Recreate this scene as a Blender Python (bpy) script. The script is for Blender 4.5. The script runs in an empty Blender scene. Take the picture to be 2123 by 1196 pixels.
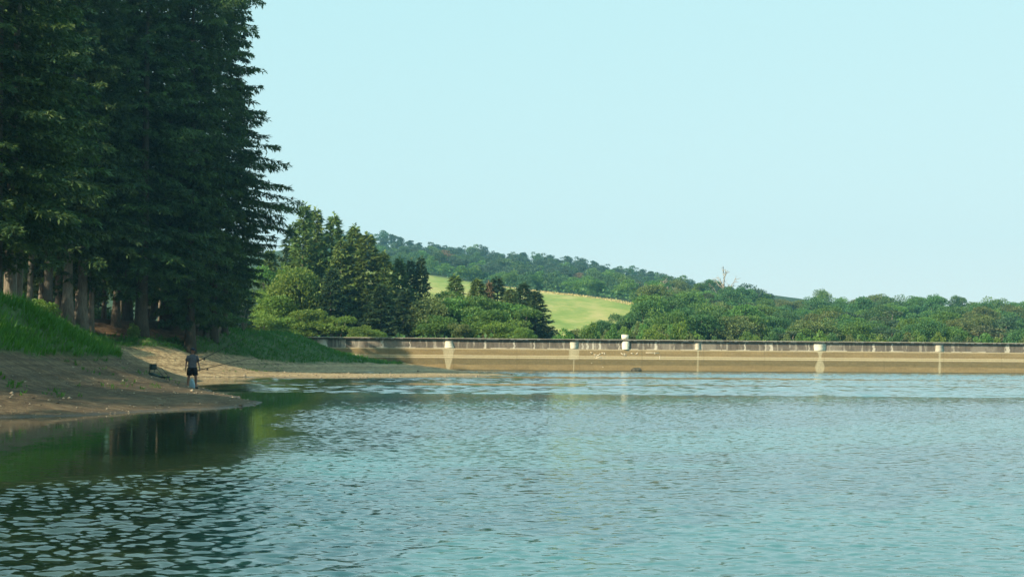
import bpy, math, random
import numpy as np
from mathutils import Matrix, Vector

# ------------------------------------------------------------------ camera, world, sun, exposure
scene = bpy.context.scene
COL = scene.collection
PW, PH, F = 2123.0, 1196.0, 2950.0          # photograph size and focal length, pixels
CAM = np.array((0.0, 0.0, 1.5))
PITCH, ROLL = math.atan(147 / F), 0.007
fw = np.array((0, math.cos(PITCH), math.sin(PITCH)))
u0 = np.array((0, -math.sin(PITCH), math.cos(PITCH)))
r0 = np.array((1.0, 0, 0))
cr = r0 * math.cos(ROLL) + u0 * math.sin(ROLL)
cu = u0 * math.cos(ROLL) - r0 * math.sin(ROLL)
cd = bpy.data.cameras.new("camera")
cam = bpy.data.objects.new("camera", cd)
COL.objects.link(cam)
cd.sensor_width = 36.0
cd.lens = F / PW * 36.0
cd.clip_start, cd.clip_end = 0.5, 6000
cam.matrix_world = Matrix((( cr[0], cu[0], -fw[0], CAM[0]), (cr[1], cu[1], -fw[1], CAM[1]),
                           (cr[2], cu[2], -fw[2], CAM[2]), (0, 0, 0, 1)))
scene.camera = cam

SUN_ELEV, SUN_AZ = 25.0, 40.0               # light travels towards (+X cos az, +Y sin az), degrees
w = bpy.data.worlds.new("World"); scene.world = w
w.use_nodes = True
nt = w.node_tree; nt.nodes.clear()
sky = nt.nodes.new("ShaderNodeTexSky"); sky.sky_type = 'NISHITA'; sky.sun_disc = False
sky.sun_elevation = math.radians(SUN_ELEV)
# direction TO the sun
sx, sy = -math.cos(math.radians(SUN_AZ)), -math.sin(math.radians(SUN_AZ))
sky.sun_rotation = math.atan2(sx, sy)
sky.air_density, sky.dust_density, sky.ozone_density = 1.0, 0.3, 1.0
tint = nt.nodes.new("ShaderNodeMix"); tint.data_type = 'RGBA'; tint.blend_type = 'MULTIPLY'
tint.inputs[0].default_value = 1.0
tint.inputs[7].default_value = (0.685, 1.18, 1.235, 1)
bg = nt.nodes.new("ShaderNodeBackground"); bg.inputs[1].default_value = 0.15
out = nt.nodes.new("ShaderNodeOutputWorld")
sep = nt.nodes.new("ShaderNodeSeparateColor"); com = nt.nodes.new("ShaderNodeCombineColor")
nt.links.new(sky.outputs[0], sep.inputs[0])
for ch, ex in enumerate((.25, .08, .06)):      # flatten the steep physical gradient: the summer sky is evenly bright
    pw_ = nt.nodes.new("ShaderNodeMath"); pw_.operation = 'POWER'; pw_.inputs[1].default_value = ex
    nt.links.new(sep.outputs[ch], pw_.inputs[0]); nt.links.new(pw_.outputs[0], com.inputs[ch])
nt.links.new(com.outputs[0], tint.inputs[6]); nt.links.new(tint.outputs[2], bg.inputs[0]); nt.links.new(bg.outputs[0], out.inputs[0])

sl = bpy.data.lights.new("sun", 'SUN'); sl.energy = 2.0; sl.angle = math.radians(0.5); sl.color = (1.0, 0.86, 0.62)
so = bpy.data.objects.new("sun", sl); COL.objects.link(so)
ce = math.cos(math.radians(SUN_ELEV))
sdir = Vector((-sx * ce, -sy * ce, -math.sin(math.radians(SUN_ELEV))))   # light travel
so.rotation_euler = sdir.to_track_quat('-Z', 'Y').to_euler()
so.location = (-60, -40, 60)

vs = scene.view_settings
vs.view_transform = 'Standard'; vs.look = 'None'; vs.exposure = 2.2; vs.gamma = 1.0
try: vs.use_curve_mapping = False
except Exception: pass
scene.render.engine = 'CYCLES'
scene.cycles.max_bounces = 6
scene.cycles.diffuse_bounces = 3
scene.cycles.glossy_bounces = 3
scene.cycles.transmission_bounces = 3
scene.cycles.volume_bounces = 0
scene.cycles.use_denoising = True
scene.cycles.sample_clamp_indirect = 6

# ------------------------------------------------------------------ helpers
rng = np.random.default_rng(11)
def ray(px, py):
    return fw + cr * ((px - PW / 2) / F) + cu * ((PH / 2 - py) / F)
def P(px, py, Y):
    """point at depth Y that the pixel (px, py) of the photograph shows"""
    d = ray(px, py)
    return CAM + d * (Y / d[1])
def to_px(p):
    d = np.asarray(p, float) - CAM
    k = d @ fw
    return PW / 2 + F * (d @ cr) / k, PH / 2 - F * (d @ cu) / k
def shore(px, py):
    """point of the water plane under the pixel"""
    d = ray(px, py)
    return CAM + d * (-CAM[2] / d[2])

def tag(o, label=None, cat=None, group=None, kind=None):
    if label: o["label"] = label
    if cat: o["category"] = cat
    if group: o["group"] = group
    if kind: o["kind"] = kind
    return o

def make_mesh(name, V, Q, mat=None, col=None, smooth=False):
    """V (n,3), Q (m,4) quads (a triangle repeats its last index); col (m,4) per-face tint"""
    V = np.asarray(V, np.float32); Q = np.asarray(Q, np.int32)
    tri = Q[:, 2] == Q[:, 3]
    cnt = np.where(tri, 3, 4).astype(np.int32)
    mask = np.ones(Q.shape, bool); mask[tri, 3] = False
    loops = Q[mask]
    me = bpy.data.meshes.new(name)
    me.vertices.add(len(V)); me.vertices.foreach_set("co", V.ravel())
    me.loops.add(len(loops)); me.loops.foreach_set("vertex_index", loops.astype(np.int32))
    me.polygons.add(len(Q))
    st = np.zeros(len(Q), np.int32); st[1:] = np.cumsum(cnt)[:-1]
    me.polygons.foreach_set("loop_start", st)
    if smooth: me.polygons.foreach_set("use_smooth", np.ones(len(Q), bool))
    me.update(calc_edges=True); me.validate()
    if col is not None and len(me.polygons) == len(Q):
        a = me.attributes.new("tint", 'FLOAT_COLOR', 'FACE')
        a.data.foreach_set("color", np.asarray(col, np.float32).ravel())
    if mat: me.materials.append(mat)
    return me

class MB:
    def __init__(s): s.V = []; s.Q = []; s.C = []; s.n = 0
    def add(s, V, Q, c=(1, 1, 1)):
        V = np.asarray(V, float).reshape(-1, 3); Q = np.asarray(Q, int).reshape(-1, 4)
        s.V.append(V); s.Q.append(Q + s.n); s.n += len(V)
        c = np.asarray(c, float)
        if c.ndim == 1: c = np.tile(c, (len(Q), 1))
        s.C.append(np.concatenate([c[:, :3], np.ones((len(Q), 1))], 1))
    def box(s, lo, hi, c=(1, 1, 1), M=None):
        x0, y0, z0 = lo; x1, y1, z1 = hi
        V = np.array([(x0,y0,z0),(x1,y0,z0),(x1,y1,z0),(x0,y1,z0),(x0,y0,z1),(x1,y0,z1),(x1,y1,z1),(x0,y1,z1)], float)
        if M is not None: V = V @ np.asarray(M)[:3, :3].T + np.asarray(M)[:3, 3]
        s.add(V, [(3,2,1,0),(4,5,6,7),(0,1,5,4),(1,2,6,5),(2,3,7,6),(3,0,4,7)], c)
    def tube(s, pts, rad, n=8, c=(1, 1, 1), cap=True):
        pts = np.asarray(pts, float); rad = np.broadcast_to(np.asarray(rad, float), (len(pts),))
        T = np.gradient(pts, axis=0); T /= np.linalg.norm(T, axis=1)[:, None] + 1e-9
        up = np.array((0, 0, 1.0)) if abs(T[0, 2]) < .8 else np.array((1.0, 0, 0))
        A = np.cross(T, up); A /= np.linalg.norm(A, axis=1)[:, None] + 1e-9
        B = np.cross(A, T)
        th = np.arange(n) / n * 2 * np.pi
        V = pts[:, None] + rad[:, None, None] * (A[:, None] * np.cos(th)[None, :, None] + B[:, None] * np.sin(th)[None, :, None])
        k = len(pts); i, j = np.meshgrid(np.arange(k - 1), np.arange(n), indexing='ij')
        j2 = (j + 1) % n
        Q = np.stack([i*n+j, i*n+j2, (i+1)*n+j2, (i+1)*n+j], -1).reshape(-1, 4)
        V = V.reshape(-1, 3)
        if cap:
            V = np.concatenate([V, pts[:1], pts[-1:]])
            a, b = k * n, k * n + 1
            jj = np.arange(n); j2 = (jj + 1) % n
            Q = np.concatenate([Q, np.stack([np.full(n, a), j2, jj, jj], -1), np.stack([np.full(n, b), (k-1)*n+jj, (k-1)*n+j2, (k-1)*n+j2], -1)])
        s.add(V, Q, c)
    def leaves(s, base, d, side, L, W, c):
        """diamond leaf clumps: base point, direction, side vector, length, half width"""
        L = np.asarray(L)[:, None]; W = np.asarray(W)[:, None]
        mid = base + d * L * .45
        V = np.stack([base, mid + side * W, base + d * L, mid - side * W], 1).reshape(-1, 3)
        Q = np.arange(len(base) * 4).reshape(-1, 4)
        s.add(V, Q, c)
    def mesh(s, name, mat=None, smooth=False):
        return make_mesh(name, np.concatenate(s.V), np.concatenate(s.Q), mat, np.concatenate(s.C), smooth)
    def build(s, name, mat=None, parent=None, smooth=False):
        return link(name, s.mesh(name, mat, smooth), parent)
def link(name, data, parent=None):
    o = bpy.data.objects.new(name, data); COL.objects.link(o)
    if parent: o.parent = parent
    return o
def empty(name, loc=(0, 0, 0), rz=0.0):
    o = bpy.data.objects.new(name, None); COL.objects.link(o)
    o.location = loc; o.rotation_euler = (0, 0, rz); o.empty_display_size = .3
    return o
def norm(v): return v / (np.linalg.norm(v, axis=-1, keepdims=True) + 1e-9)
def smooth01(x): x = np.clip(x, 0, 1); return x * x * (3 - 2 * x)

def rbf(pts, lam=0.0):
    """thin plate through (x, y, z) points"""
    pts = np.asarray(pts, float); n = len(pts)
    xy = pts[:, :2] / 50.0
    def phi(r): return np.where(r > 1e-9, r * r * np.log(r + 1e-12), 0)
    D = np.linalg.norm(xy[:, None] - xy[None], axis=-1)
    A = np.zeros((n + 3, n + 3)); A[:n, :n] = phi(D) + lam * np.eye(n)
    A[:n, n] = 1; A[:n, n+1:] = xy; A[n, :n] = 1; A[n+1:, :n] = xy.T
    wv = np.linalg.solve(A, np.concatenate([pts[:, 2], np.zeros(3)]))
    def f(X, Y):
        q = np.stack([np.asarray(X, float), np.asarray(Y, float)], -1) / 50.0
        sh = q.shape[:-1]; q = q.reshape(-1, 2)
        res = np.empty(len(q))
        for a in range(0, len(q), 20000):
            b = q[a:a+20000]
            res[a:a+20000] = phi(np.linalg.norm(b[:, None] - xy[None], axis=-1)) @ wv[:n] + wv[n] + b @ wv[n+1:]
        return res.reshape(sh)
    return f
def vnoise(x, y, seed=0):
    """value noise on numpy arrays, 0..1"""
    x = np.asarray(x, float); y = np.asarray(y, float)
    xi = np.floor(x).astype(np.int64); yi = np.floor(y).astype(np.int64)
    fx = smooth01(x - xi); fy = smooth01(y - yi)
    def h(a, b):
        k = (a * 374761393 + b * 668265263 + seed * 1442695) & 0x7fffffff
        k = ((k ^ (k >> 13)) * 1274126177) & 0x7fffffff
        return ((k ^ (k >> 16)) & 0xffff) / 65535.0
    return (h(xi, yi) * (1-fx) + h(xi+1, yi) * fx) * (1-fy) + (h(xi, yi+1) * (1-fx) + h(xi+1, yi+1) * fx) * fy
def fbm(x, y, seed=0, o=4):
    r = 0; a = .5; t = 0
    for k in range(o):
        r = r + a * vnoise(x * 2**k, y * 2**k, seed + k); t += a; a *= .5
    return r / t

# ------------------------------------------------------------------ materials
class NT:
    def __init__(s, name):
        s.m = bpy.data.materials.new(name); s.m.use_nodes = True
        s.t = s.m.node_tree; s.t.nodes.clear()
        s.out = s.n("ShaderNodeOutputMaterial")
    def n(s, t, **kw):
        o = s.t.nodes.new(t)
        for k, v in kw.items(): setattr(o, k, v)
        return o
    def l(s, a, b): s.t.links.new(a, b)
    def noise(s, vec, scale, detail=4, rough=.55, dist=0):
        o = s.n("ShaderNodeTexNoise"); o.inputs['Scale'].default_value = scale
        o.inputs['Detail'].default_value = detail; o.inputs['Roughness'].default_value = rough
        o.inputs['Distortion'].default_value = dist
        if vec is not None: s.l(vec, o.inputs['Vector'])
        return o
    def ramp(s, fac, stops):
        o = s.n("ShaderNodeValToRGB"); e = o.color_ramp.elements
        while len(e) < len(stops): e.new(.5)
        for i, (p, c) in enumerate(stops):
            e[i].position = p; e[i].color = (*c, 1) if len(c) == 3 else c
        s.l(fac, o.inputs[0]); return o
    def math(s, op, a, b=None, c=None, clamp=False):
        o = s.n("ShaderNodeMath", operation=op); o.use_clamp = clamp
        for i, v in enumerate((a, b, c)):
            if v is None: continue
            if isinstance(v, (int, float)): o.inputs[i].default_value = v
            else: s.l(v, o.inputs[i])
        return o.outputs[0]
    def mix(s, f, a, b, mode='MIX'):
        o = s.n("ShaderNodeMix", data_type='RGBA', blend_type=mode)
        for i, v in ((0, f), (6, a), (7, b)):
            if isinstance(v, (int, float)): o.inputs[i].default_value = v
            elif isinstance(v, tuple): o.inputs[i].default_value = (*v, 1) if len(v) == 3 else v
            else: s.l(v, o.inputs[i])
        return o.outputs[2]
    def mapping(s, vec, sc):
        o = s.n("ShaderNodeMapping"); o.inputs['Scale'].default_value = sc; s.l(vec, o.inputs[0]); return o.outputs[0]
    def principled(s, col, rough=.8, spec=.3, bump=None, metal=0):
        b = s.n("ShaderNodeBsdfPrincipled")
        if isinstance(col, tuple): b.inputs['Base Color'].default_value = (*col, 1)
        else: s.l(col, b.inputs['Base Color'])
        if isinstance(rough, (int, float)): b.inputs['Roughness'].default_value = rough
        else: s.l(rough, b.inputs['Roughness'])
        b.inputs['Specular IOR Level'].default_value = spec
        b.inputs['Metallic'].default_value = metal
        if bump is not None:
            o = s.n("ShaderNodeBump"); o.inputs['Strength'].default_value = bump[1]; o.inputs['Distance'].default_value = bump[2]
            s.l(bump[0], o.inputs['Height']); s.l(o.outputs[0], b.inputs['Normal'])
        return b

def mat_simple(name, col, rough=.7, spec=.3, var=.25, scale=8.0, metal=0):
    t = NT(name); tc = t.n("ShaderNodeTexCoord")
    nz = t.noise(tc.outputs['Object'], scale, 5)
    c = t.ramp(nz.outputs[0], [(.3, tuple(x * (1 - var) for x in col)), (.7, tuple(min(1, x * (1 + var)) for x in col))])
    b = t.principled(c.outputs[0], rough, spec, metal=metal)
    t.l(b.outputs[0], t.out.inputs[0]); return t.m

def mat_leaf(name, a, b, trans=.25, hue_var=.3, transcol=None):
    """foliage: face tint attribute, per-object variation"""
    t = NT(name)
    at = t.n("ShaderNodeAttribute", attribute_name="tint")
    oi = t.n("ShaderNodeObjectInfo")
    sep = t.n("ShaderNodeSeparateColor"); t.l(at.outputs['Color'], sep.inputs[0])
    base = t.mix(sep.outputs[0], a, b)
    val = t.math('MULTIPLY_ADD', oi.outputs['Random'], hue_var, 1 - hue_var / 2)
    hsv = t.n("ShaderNodeHueSaturation")
    t.l(base, hsv.inputs['Color']); t.l(val, hsv.inputs['Value'])
    hv = t.math('MULTIPLY_ADD', oi.outputs['Random'], .035, .4825); t.l(hv, hsv.inputs['Hue'])
    p = t.principled(hsv.outputs[0], .55, .25)
    tr = t.n("ShaderNodeBsdfTranslucent")
    t.l(t.mix(.6, hsv.outputs[0], transcol or tuple(min(1, x * 1.6) for x in b)), tr.inputs[0])
    mx = t.n("ShaderNodeMixShader"); mx.inputs[0].default_value = trans
    t.l(p.outputs[0], mx.inputs[1]); t.l(tr.outputs[0], mx.inputs[2]); t.l(mx.outputs[0], t.out.inputs[0])
    return t.m

def mat_bark(name, a, b):
    t = NT(name); tc = t.n("ShaderNodeTexCoord")
    v = t.mapping(tc.outputs['Object'], (1, 1, .18))
    nz = t.noise(v, 9, 6, .65)
    nz2 = t.noise(tc.outputs['Object'], 1.1, 3)
    c = t.ramp(nz.outputs[0], [(.32, a), (.68, b)])
    c2 = t.mix(t.math('MULTIPLY', nz2.outputs[0], .5), c.outputs[0], (.16, .15, .11))
    p = t.principled(c2, .9, .1, (nz.outputs[0], .8, .06))
    t.l(p.outputs[0], t.out.inputs[0]); return t.m

M = {}
M['fir'] = mat_leaf('fir_needles', (.012, .040, .020), (.095, .16, .042), .2, .35)
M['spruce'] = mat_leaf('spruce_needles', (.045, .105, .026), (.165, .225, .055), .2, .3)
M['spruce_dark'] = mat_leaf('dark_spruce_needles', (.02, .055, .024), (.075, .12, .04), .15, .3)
M['leaf_light'] = mat_leaf('light_leaves', (.06, .13, .02), (.19, .27, .05), .3, .25)
M['leaf_mid'] = mat_leaf('mid_leaves', (.045, .12, .026), (.14, .235, .05), .28, .3)
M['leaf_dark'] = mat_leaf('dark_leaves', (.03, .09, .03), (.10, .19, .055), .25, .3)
M['leaf_olive'] = mat_leaf('olive_leaves', (.06, .095, .028), (.16, .19, .06), .25, .25)
M['pine'] = mat_leaf('pine_needles', (.03, .07, .036), (.10, .15, .065), .2, .35)
M['pine_olive'] = mat_leaf('olive_pine_needles', (.06, .082, .036), (.145, .16, .07), .15, .25)
M['hill_pine'] = mat_leaf('hill_pine_needles', (.026, .062, .042), (.075, .125, .075), .2, .4)
M['hill_leaf'] = mat_leaf('hill_leaves', (.03, .08, .035), (.09, .16, .06), .2, .35)
M['rust'] = mat_leaf('dead_needles', (.12, .085, .045), (.22, .15, .08), .15, .25)
M['bark'] = mat_bark('grey_brown_bark', (.05, .042, .035), (.15, .125, .10))
M['bark_dark'] = mat_bark('dark_bark', (.02, .018, .016), (.065, .052, .042))
M['bark_pale'] = mat_bark('pale_bark', (.10, .082, .064), (.25, .215, .17))
M['dead_wood'] = mat_bark('bleached_wood', (.22, .19, .15), (.42, .37, .30))

# bank: pebbly earth; damp near the water, needle litter higher up
def mat_bank():
    t = NT('bank_earth'); g = t.n("ShaderNodeNewGeometry"); pos = g.outputs['Position']
    sep = t.n("ShaderNodeSeparateXYZ"); t.l(pos, sep.inputs[0])
    n1 = t.noise(pos, .35, 5); n2 = t.noise(pos, 3.0, 6, .65); n3 = t.noise(pos, 14, 4, .7)
    vor = t.n("ShaderNodeTexVoronoi"); vor.inputs['Scale'].default_value = 5.0; t.l(pos, vor.inputs['Vector'])
    sand = t.ramp(n2.outputs[0], [(.25, (.09, .062, .036)), (.5, (.25, .18, .105)), (.78, (.50, .40, .25))])
    stone = t.ramp(vor.outputs['Distance'], [(.0, (.52, .46, .36)), (.16, (.40, .33, .24)), (.26, (1, 1, 1))])
    smask = t.math('MULTIPLY', t.math('LESS_THAN', vor.outputs['Distance'], .2), t.math('GREATER_THAN', n1.outputs[0], .5))
    c = t.mix(t.math('MULTIPLY', smask, .55), sand.outputs[0], stone.outputs[0])
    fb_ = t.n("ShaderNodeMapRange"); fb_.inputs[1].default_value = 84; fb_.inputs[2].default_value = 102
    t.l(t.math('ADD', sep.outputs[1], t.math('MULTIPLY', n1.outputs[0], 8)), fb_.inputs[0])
    c = t.mix(1.0, c, t.mix(fb_.outputs[0], (.46, .41, .36), (1.45, 1.42, 1.3)), 'MULTIPLY')  # shade on the near spit and sun on the far beach put into the colour
    n4 = t.noise(pos, 1.1, 5, .6)
    c = t.mix(t.math('MULTIPLY', t.math('GREATER_THAN', n4.outputs[0], .60), .5), c, (.075, .06, .036))     # dry weed and debris patches
    # strand lines left by the falling water: bands in height
    hb = t.n("ShaderNodeTexNoise"); hb.noise_dimensions = '1D'; hb.inputs['Scale'].default_value = 5.5; hb.inputs['Detail'].default_value = 3
    hz = t.math('ADD', sep.outputs[2], t.math('MULTIPLY', n1.outputs[0], .25)); t.l(hz, hb.inputs['W'])
    c = t.mix(.55, c, t.ramp(hb.outputs[0], [(.35, (.30, .26, .2)), (.6, (1, 1, 1))]).outputs[0], 'MULTIPLY')
    # damp rim
    damp = t.n("ShaderNodeMapRange"); damp.inputs[1].default_value = .0; damp.inputs[2].default_value = .06
    damp.inputs[3].default_value = 1; damp.inputs[4].default_value = 0
    t.l(t.math('ADD', sep.outputs[2], t.math('MULTIPLY', t.math('SUBTRACT', n2.outputs[0], .5), .12)), damp.inputs[0])
    c = t.mix(t.math('MULTIPLY', damp.outputs[0], .75), c, (.055, .045, .033))
    # needle litter on the terrace
    lit = t.n("ShaderNodeMapRange"); lit.inputs[1].default_value = 2.7; lit.inputs[2].default_value = 3.2
    t.l(t.math('ADD', sep.outputs[2], t.math('MULTIPLY', t.math('SUBTRACT', n1.outputs[0], .5), .8)), lit.inputs[0])
    litc = t.ramp(n2.outputs[0], [(.3, (.055, .036, .022)), (.6, (.15, .095, .052)), (.8, (.24, .17, .10))])
    c = t.mix(lit.outputs[0], c, litc.outputs[0])
    # turf under the grass
    at = t.n("ShaderNodeAttribute", attribute_name="turf")
    turf = t.ramp(n2.outputs[0], [(.3, (.025, .055, .012)), (.7, (.075, .12, .03))])
    c = t.mix(at.outputs['Fac'], c, turf.outputs[0])
    h = t.math('ADD', n2.outputs[0], t.math('MULTIPLY', n3.outputs[0], .5))
    p = t.principled(c, t.math('MULTIPLY_ADD', damp.outputs[0], -.45, .9), .3, (h, .9, .12))
    t.l(p.outputs[0], t.out.inputs[0]); return t.m
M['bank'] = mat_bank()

def mat_hill():
    t = NT('hill_ground'); g = t.n("ShaderNodeNewGeometry"); pos = g.outputs['Position']
    at = t.n("ShaderNodeAttribute", attribute_name="field")
    v = t.mapping(pos, (.02, .008, .03))
    n1 = t.noise(v, 3, 6, .6); n2 = t.noise(pos, .35, 5, .65)
    f = t.ramp(t.math('ADD', t.math('MULTIPLY', n1.outputs[0], .65), t.math('MULTIPLY', n2.outputs[0], .35)),
               [(.36, (.15, .23, .045)), (.48, (.24, .29, .07)), (.58, (.38, .35, .12)), (.68, (.47, .38, .16))])
    wood = t.ramp(n2.outputs[0], [(.3, (.022, .045, .018)), (.7, (.06, .085, .03))])
    c = t.mix(at.outputs['Fac'], wood.outputs[0], f.outputs[0])
    p = t.principled(c, .9, .1, (n2.outputs[0], .5, .5)); t.l(p.outputs[0], t.out.inputs[0]); return t.m
M['hill'] = mat_hill()

def mat_water():
    t = NT('lake_water'); g = t.n("ShaderNodeNewGeometry"); pos = g.outputs['Position']
    sep = t.n("ShaderNodeSeparateXYZ"); t.l(pos, sep.inputs[0])
    X, Y = sep.outputs[0], sep.outputs[1]
    # --- how rough: wind bands across the lake (edges warped), calm lee along the near bank
    wn = t.noise(t.mapping(pos, (.012, .05, 1)), 1.0, 4)
    wn2 = t.noise(t.mapping(pos, (.05, .16, 1)), 1.0, 4)
    yw = t.math('ADD', Y, t.math('MULTIPLY', t.math('MULTIPLY', t.math('SUBTRACT', wn.outputs[0], .5), Y), .22))
    yn = t.math('DIVIDE', yw, 200.0)
    S = WATER_BANDS
    band = t.ramp(yn, [(y / 200.0, (v, v, v)) for y, v in S])
    amp = t.math('MULTIPLY', band.outputs[0], t.math('MULTIPLY_ADD', wn2.outputs[0], .9, .55))
    # slick strip that tapers to the right
    slick = t.math('MULTIPLY', t.math('GREATER_THAN', Y, SL0), t.math('LESS_THAN', Y, SL1))
    ms = t.n("ShaderNodeMapRange"); ms.inputs[1].default_value = 14; ms.inputs[2].default_value = 42; ms.inputs[3].default_value = 1; ms.inputs[4].default_value = 0
    t.l(X, ms.inputs[0])
    slick = t.math('MULTIPLY', slick, ms.outputs[0])
    amp = t.math('MULTIPLY', amp, t.math('MULTIPLY_ADD', slick, -.93, 1.0))
    fl = t.n("ShaderNodeAttribute", attribute_name="flat").outputs['Fac']
    op = t.n("ShaderNodeAttribute", attribute_name="open").outputs['Fac']
    # --- slopes from three wave sizes
    def slopes(scale, sc, det):
        n = t.noise(t.mapping(pos, sc), scale, det, .55, .3)
        s = t.n("ShaderNodeVectorMath", operation='SUBTRACT'); s.inputs[1].default_value = (.5, .5, .5)
        t.l(n.outputs['Color'], s.inputs[0]); return s.outputs[0]
    def scl(v, k):
        s = t.n("ShaderNodeVectorMath", operation='SCALE'); t.l(v, s.inputs[0])
        if isinstance(k, (int, float)): s.inputs['Scale'].default_value = k
        else: t.l(k, s.inputs['Scale'])
        return s.outputs[0]
    def add(a, b):
        s = t.n("ShaderNodeVectorMath", operation='ADD'); t.l(a, s.inputs[0])
        if isinstance(b, tuple): s.inputs[1].default_value = b
        else: t.l(b, s.inputs[1])
        return s.outputs[0]
    nf = t.n("ShaderNodeMapRange"); nf.inputs[1].default_value = 14; nf.inputs[2].default_value = 55; nf.inputs[3].default_value = .50; nf.inputs[4].default_value = .06
    t.l(Y, nf.inputs[0]); nearf = nf.outputs[0]
    big = scl(add(scl(slopes(1.0, (1.6, 2.6, 1), 2), 1.0), scl(slopes(1.0, (.5, .9, 1), 1), .8)), t.math('MULTIPLY', t.math('MULTIPLY', amp, fl), .10))
    fine = scl(slopes(1.0, (5.5, 13, 1), 2), t.math('MULTIPLY', op, nearf))
    v = add(big, fine)
    m2 = t.n("ShaderNodeVectorMath", operation='MULTIPLY'); t.l(v, m2.inputs[0]); m2.inputs[1].default_value = (.8, 1.0, 0)
    ng = t.n("ShaderNodeVectorMath", operation='ADD'); t.l(g.outputs['Normal'], ng.inputs[0]); t.l(m2.outputs[0], ng.inputs[1])
    nn = t.n("ShaderNodeVectorMath", operation='NORMALIZE'); t.l(ng.outputs[0], nn.inputs[0])
    cn = t.noise(pos, .05, 3)
    lake_teal = t.ramp(cn.outputs[0], [(.3, WATER_COL[0]), (.7, WATER_COL[1])])
    c = t.mix(t.n("ShaderNodeAttribute", attribute_name="deep").outputs['Fac'], (.026, .042, .018), lake_teal.outputs[0])      # teal lake; brown-green is the trees' dark reflection painted into the colour
    rg = t.math('MAXIMUM', t.math('MULTIPLY', t.math('POWER', amp, .5), t.math('MULTIPLY', fl, .60)), t.math('MULTIPLY_ADD', op, .06, .02))
    b = t.principled(c, rg, .5)
    b.inputs['IOR'].default_value = 1.75
    t.l(nn.outputs[0], b.inputs['Normal'])
    t.l(b.outputs[0], t.out.inputs[0]); return t.m
WATER_BANDS = [(0, .42), (26, .36), (33, .55), (44, .95), (52, .75), (57, .40), (80, .34), (86, .30), (120, .34), (132, .5), (200, .5)]
SL0, SL1 = 112.0, 127.0
WATER_COL = ((.020, .108, .108), (.026, .135, .135))
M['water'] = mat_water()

def mat_concrete(name, rough=.9):
    t = NT(name); g = t.n("ShaderNodeNewGeometry"); pos = g.outputs['Position']
    at = t.n("ShaderNodeAttribute", attribute_name="tint")
    nz = t.noise(pos, 6, 6, .65)
    c = t.mix(1.0, at.outputs['Color'], t.ramp(nz.outputs[0], [(.3, (.78, .78, .78)), (.7, (1.12, 1.12, 1.12))]).outputs[0], 'MULTIPLY')
    p = t.principled(c, rough, .2, (nz.outputs[0], .4, .03)); t.l(p.outputs[0], t.out.inputs[0]); return t.m
M['concrete'] = mat_concrete('weathered_concrete')
M['grass'] = mat_leaf('grass_blades', (.016, .068, .010), (.075, .19, .02), .3, .0)

# ------------------------------------------------------------------ terrain: left bank
pts = []
def sp(px, py, Y=None, z=None):
    p = shore(px, py) if Y is None else P(px, py, Y)
    pts.append((p[0], p[1], p[2] if z is None else z))
for px, py in ((-260, 884), (0, 865), (160, 862), (300, 853), (450, 848), (518, 842)): sp(px, py)
for x, y in ((-9.6, 10), (-9.2, 0), (-10.5, 20), (-11.8, 27), (-8.4, 47), (-10.4, 55), (-13.4, 64.5), (-16.5, 76), (-19.5, 87), (-22.3, 97)): pts.append((x, y, 0))
for px, py in ((420, 784), (560, 785), (720, 785), (860, 783), (960, 781.5), (1056, 778.5)): sp(px, py)
# spit and near bank
for px, py, Y in ((456, 818, 47), (389, 803, 61), (351, 789, 69), (300, 775, 74), (263, 763, 80), (205, 746, 71), (330, 789, 61),
                  (0, 733, 46), (100, 738, 53), (200, 743, 63), (150, 800, 46), (260, 815, 46), (350, 822, 46), (60, 800, 41), (-200, 735, 38),
                  (0, 622, 56), (60, 646, 61), (120, 676, 68), (160, 690, 76), (200, 702, 86), (-250, 560, 48),
                  (140, 656, 113), (200, 668, 120), (290, 690, 119), (350, 682, 126), (480, 692, 140), (420, 689, 130), (240, 672, 120), (200, 697, 109), (205, 724, 114), (240, 745, 104),
                  # far beach and embankment
                  (292, 724, 119), (400, 731, 124), (468, 735, 128), (541, 750, 138), (620, 754, 148), (300, 760, 108), (480, 768, 113), (620, 772, 122), (760, 772, 138),
                  (300, 700, 115), (400, 699, 125), (468, 698, 135), (541, 701, 150), (600, 702, 162), (640, 703, 176),
                  (680, 729, 176), (750, 747, 178), (860, 760, 176), (930, 769, 168), (700, 756, 160), (800, 765, 160)):
    sp(px, py, Y)
for x, y, z in ((-60, 20, 4.2), (-45, 40, 4.3), (-60, 60, 4.2), (-40, 75, 4.1), (-60, 100, 4.2), (-45, 110, 4.0), (-60, 140, 4.2), (-45, 150, 4.0), (-38, 175, 4.0),
                (-60, 185, 4.2), (-100, 10, 4.6), (-100, 60, 4.6), (-100, 120, 4.6), (-100, 185, 4.6), (-150, 0, 5), (-150, 100, 5), (-150, 195, 5), (-30, 0, 3.6), (-25, 20, 3.6),
                (-26, 60, 3.9), (-31, 72, 3.7), (-33, 82, 3.8), (-32, 50, 4.1), (-27, 42, 4.0), (-22, 30, 3.6), (-36, 92, 4.2), (-38, 104, 4.4), (-27, 92, 1.6),
                (-60, 200, 4.2), (-34, 200, 3.5), (-20, 200, 1.5),
                (0, 20, -1.5), (-2, 40, -1.2), (-2, 60, -1.5), (-8, 75, -1), (-14, 92, -.5), (0, 100, -1.5), (8, 130, -1.2), (12, 160, -1.5), (2, 185, -1.2), (-5, 184, -.15),
                (6, 118, -1.2), (10, 60, -2), (10, 0, -2), (-4, 0, -1.2), (14, 200, -1.5), (-2, 145, .1)):
    pts.append((x, y, z))
bank_f = rbf(pts, 4e-4)
def bank_z(X, Y):
    return bank_f(X, Y)
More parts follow.
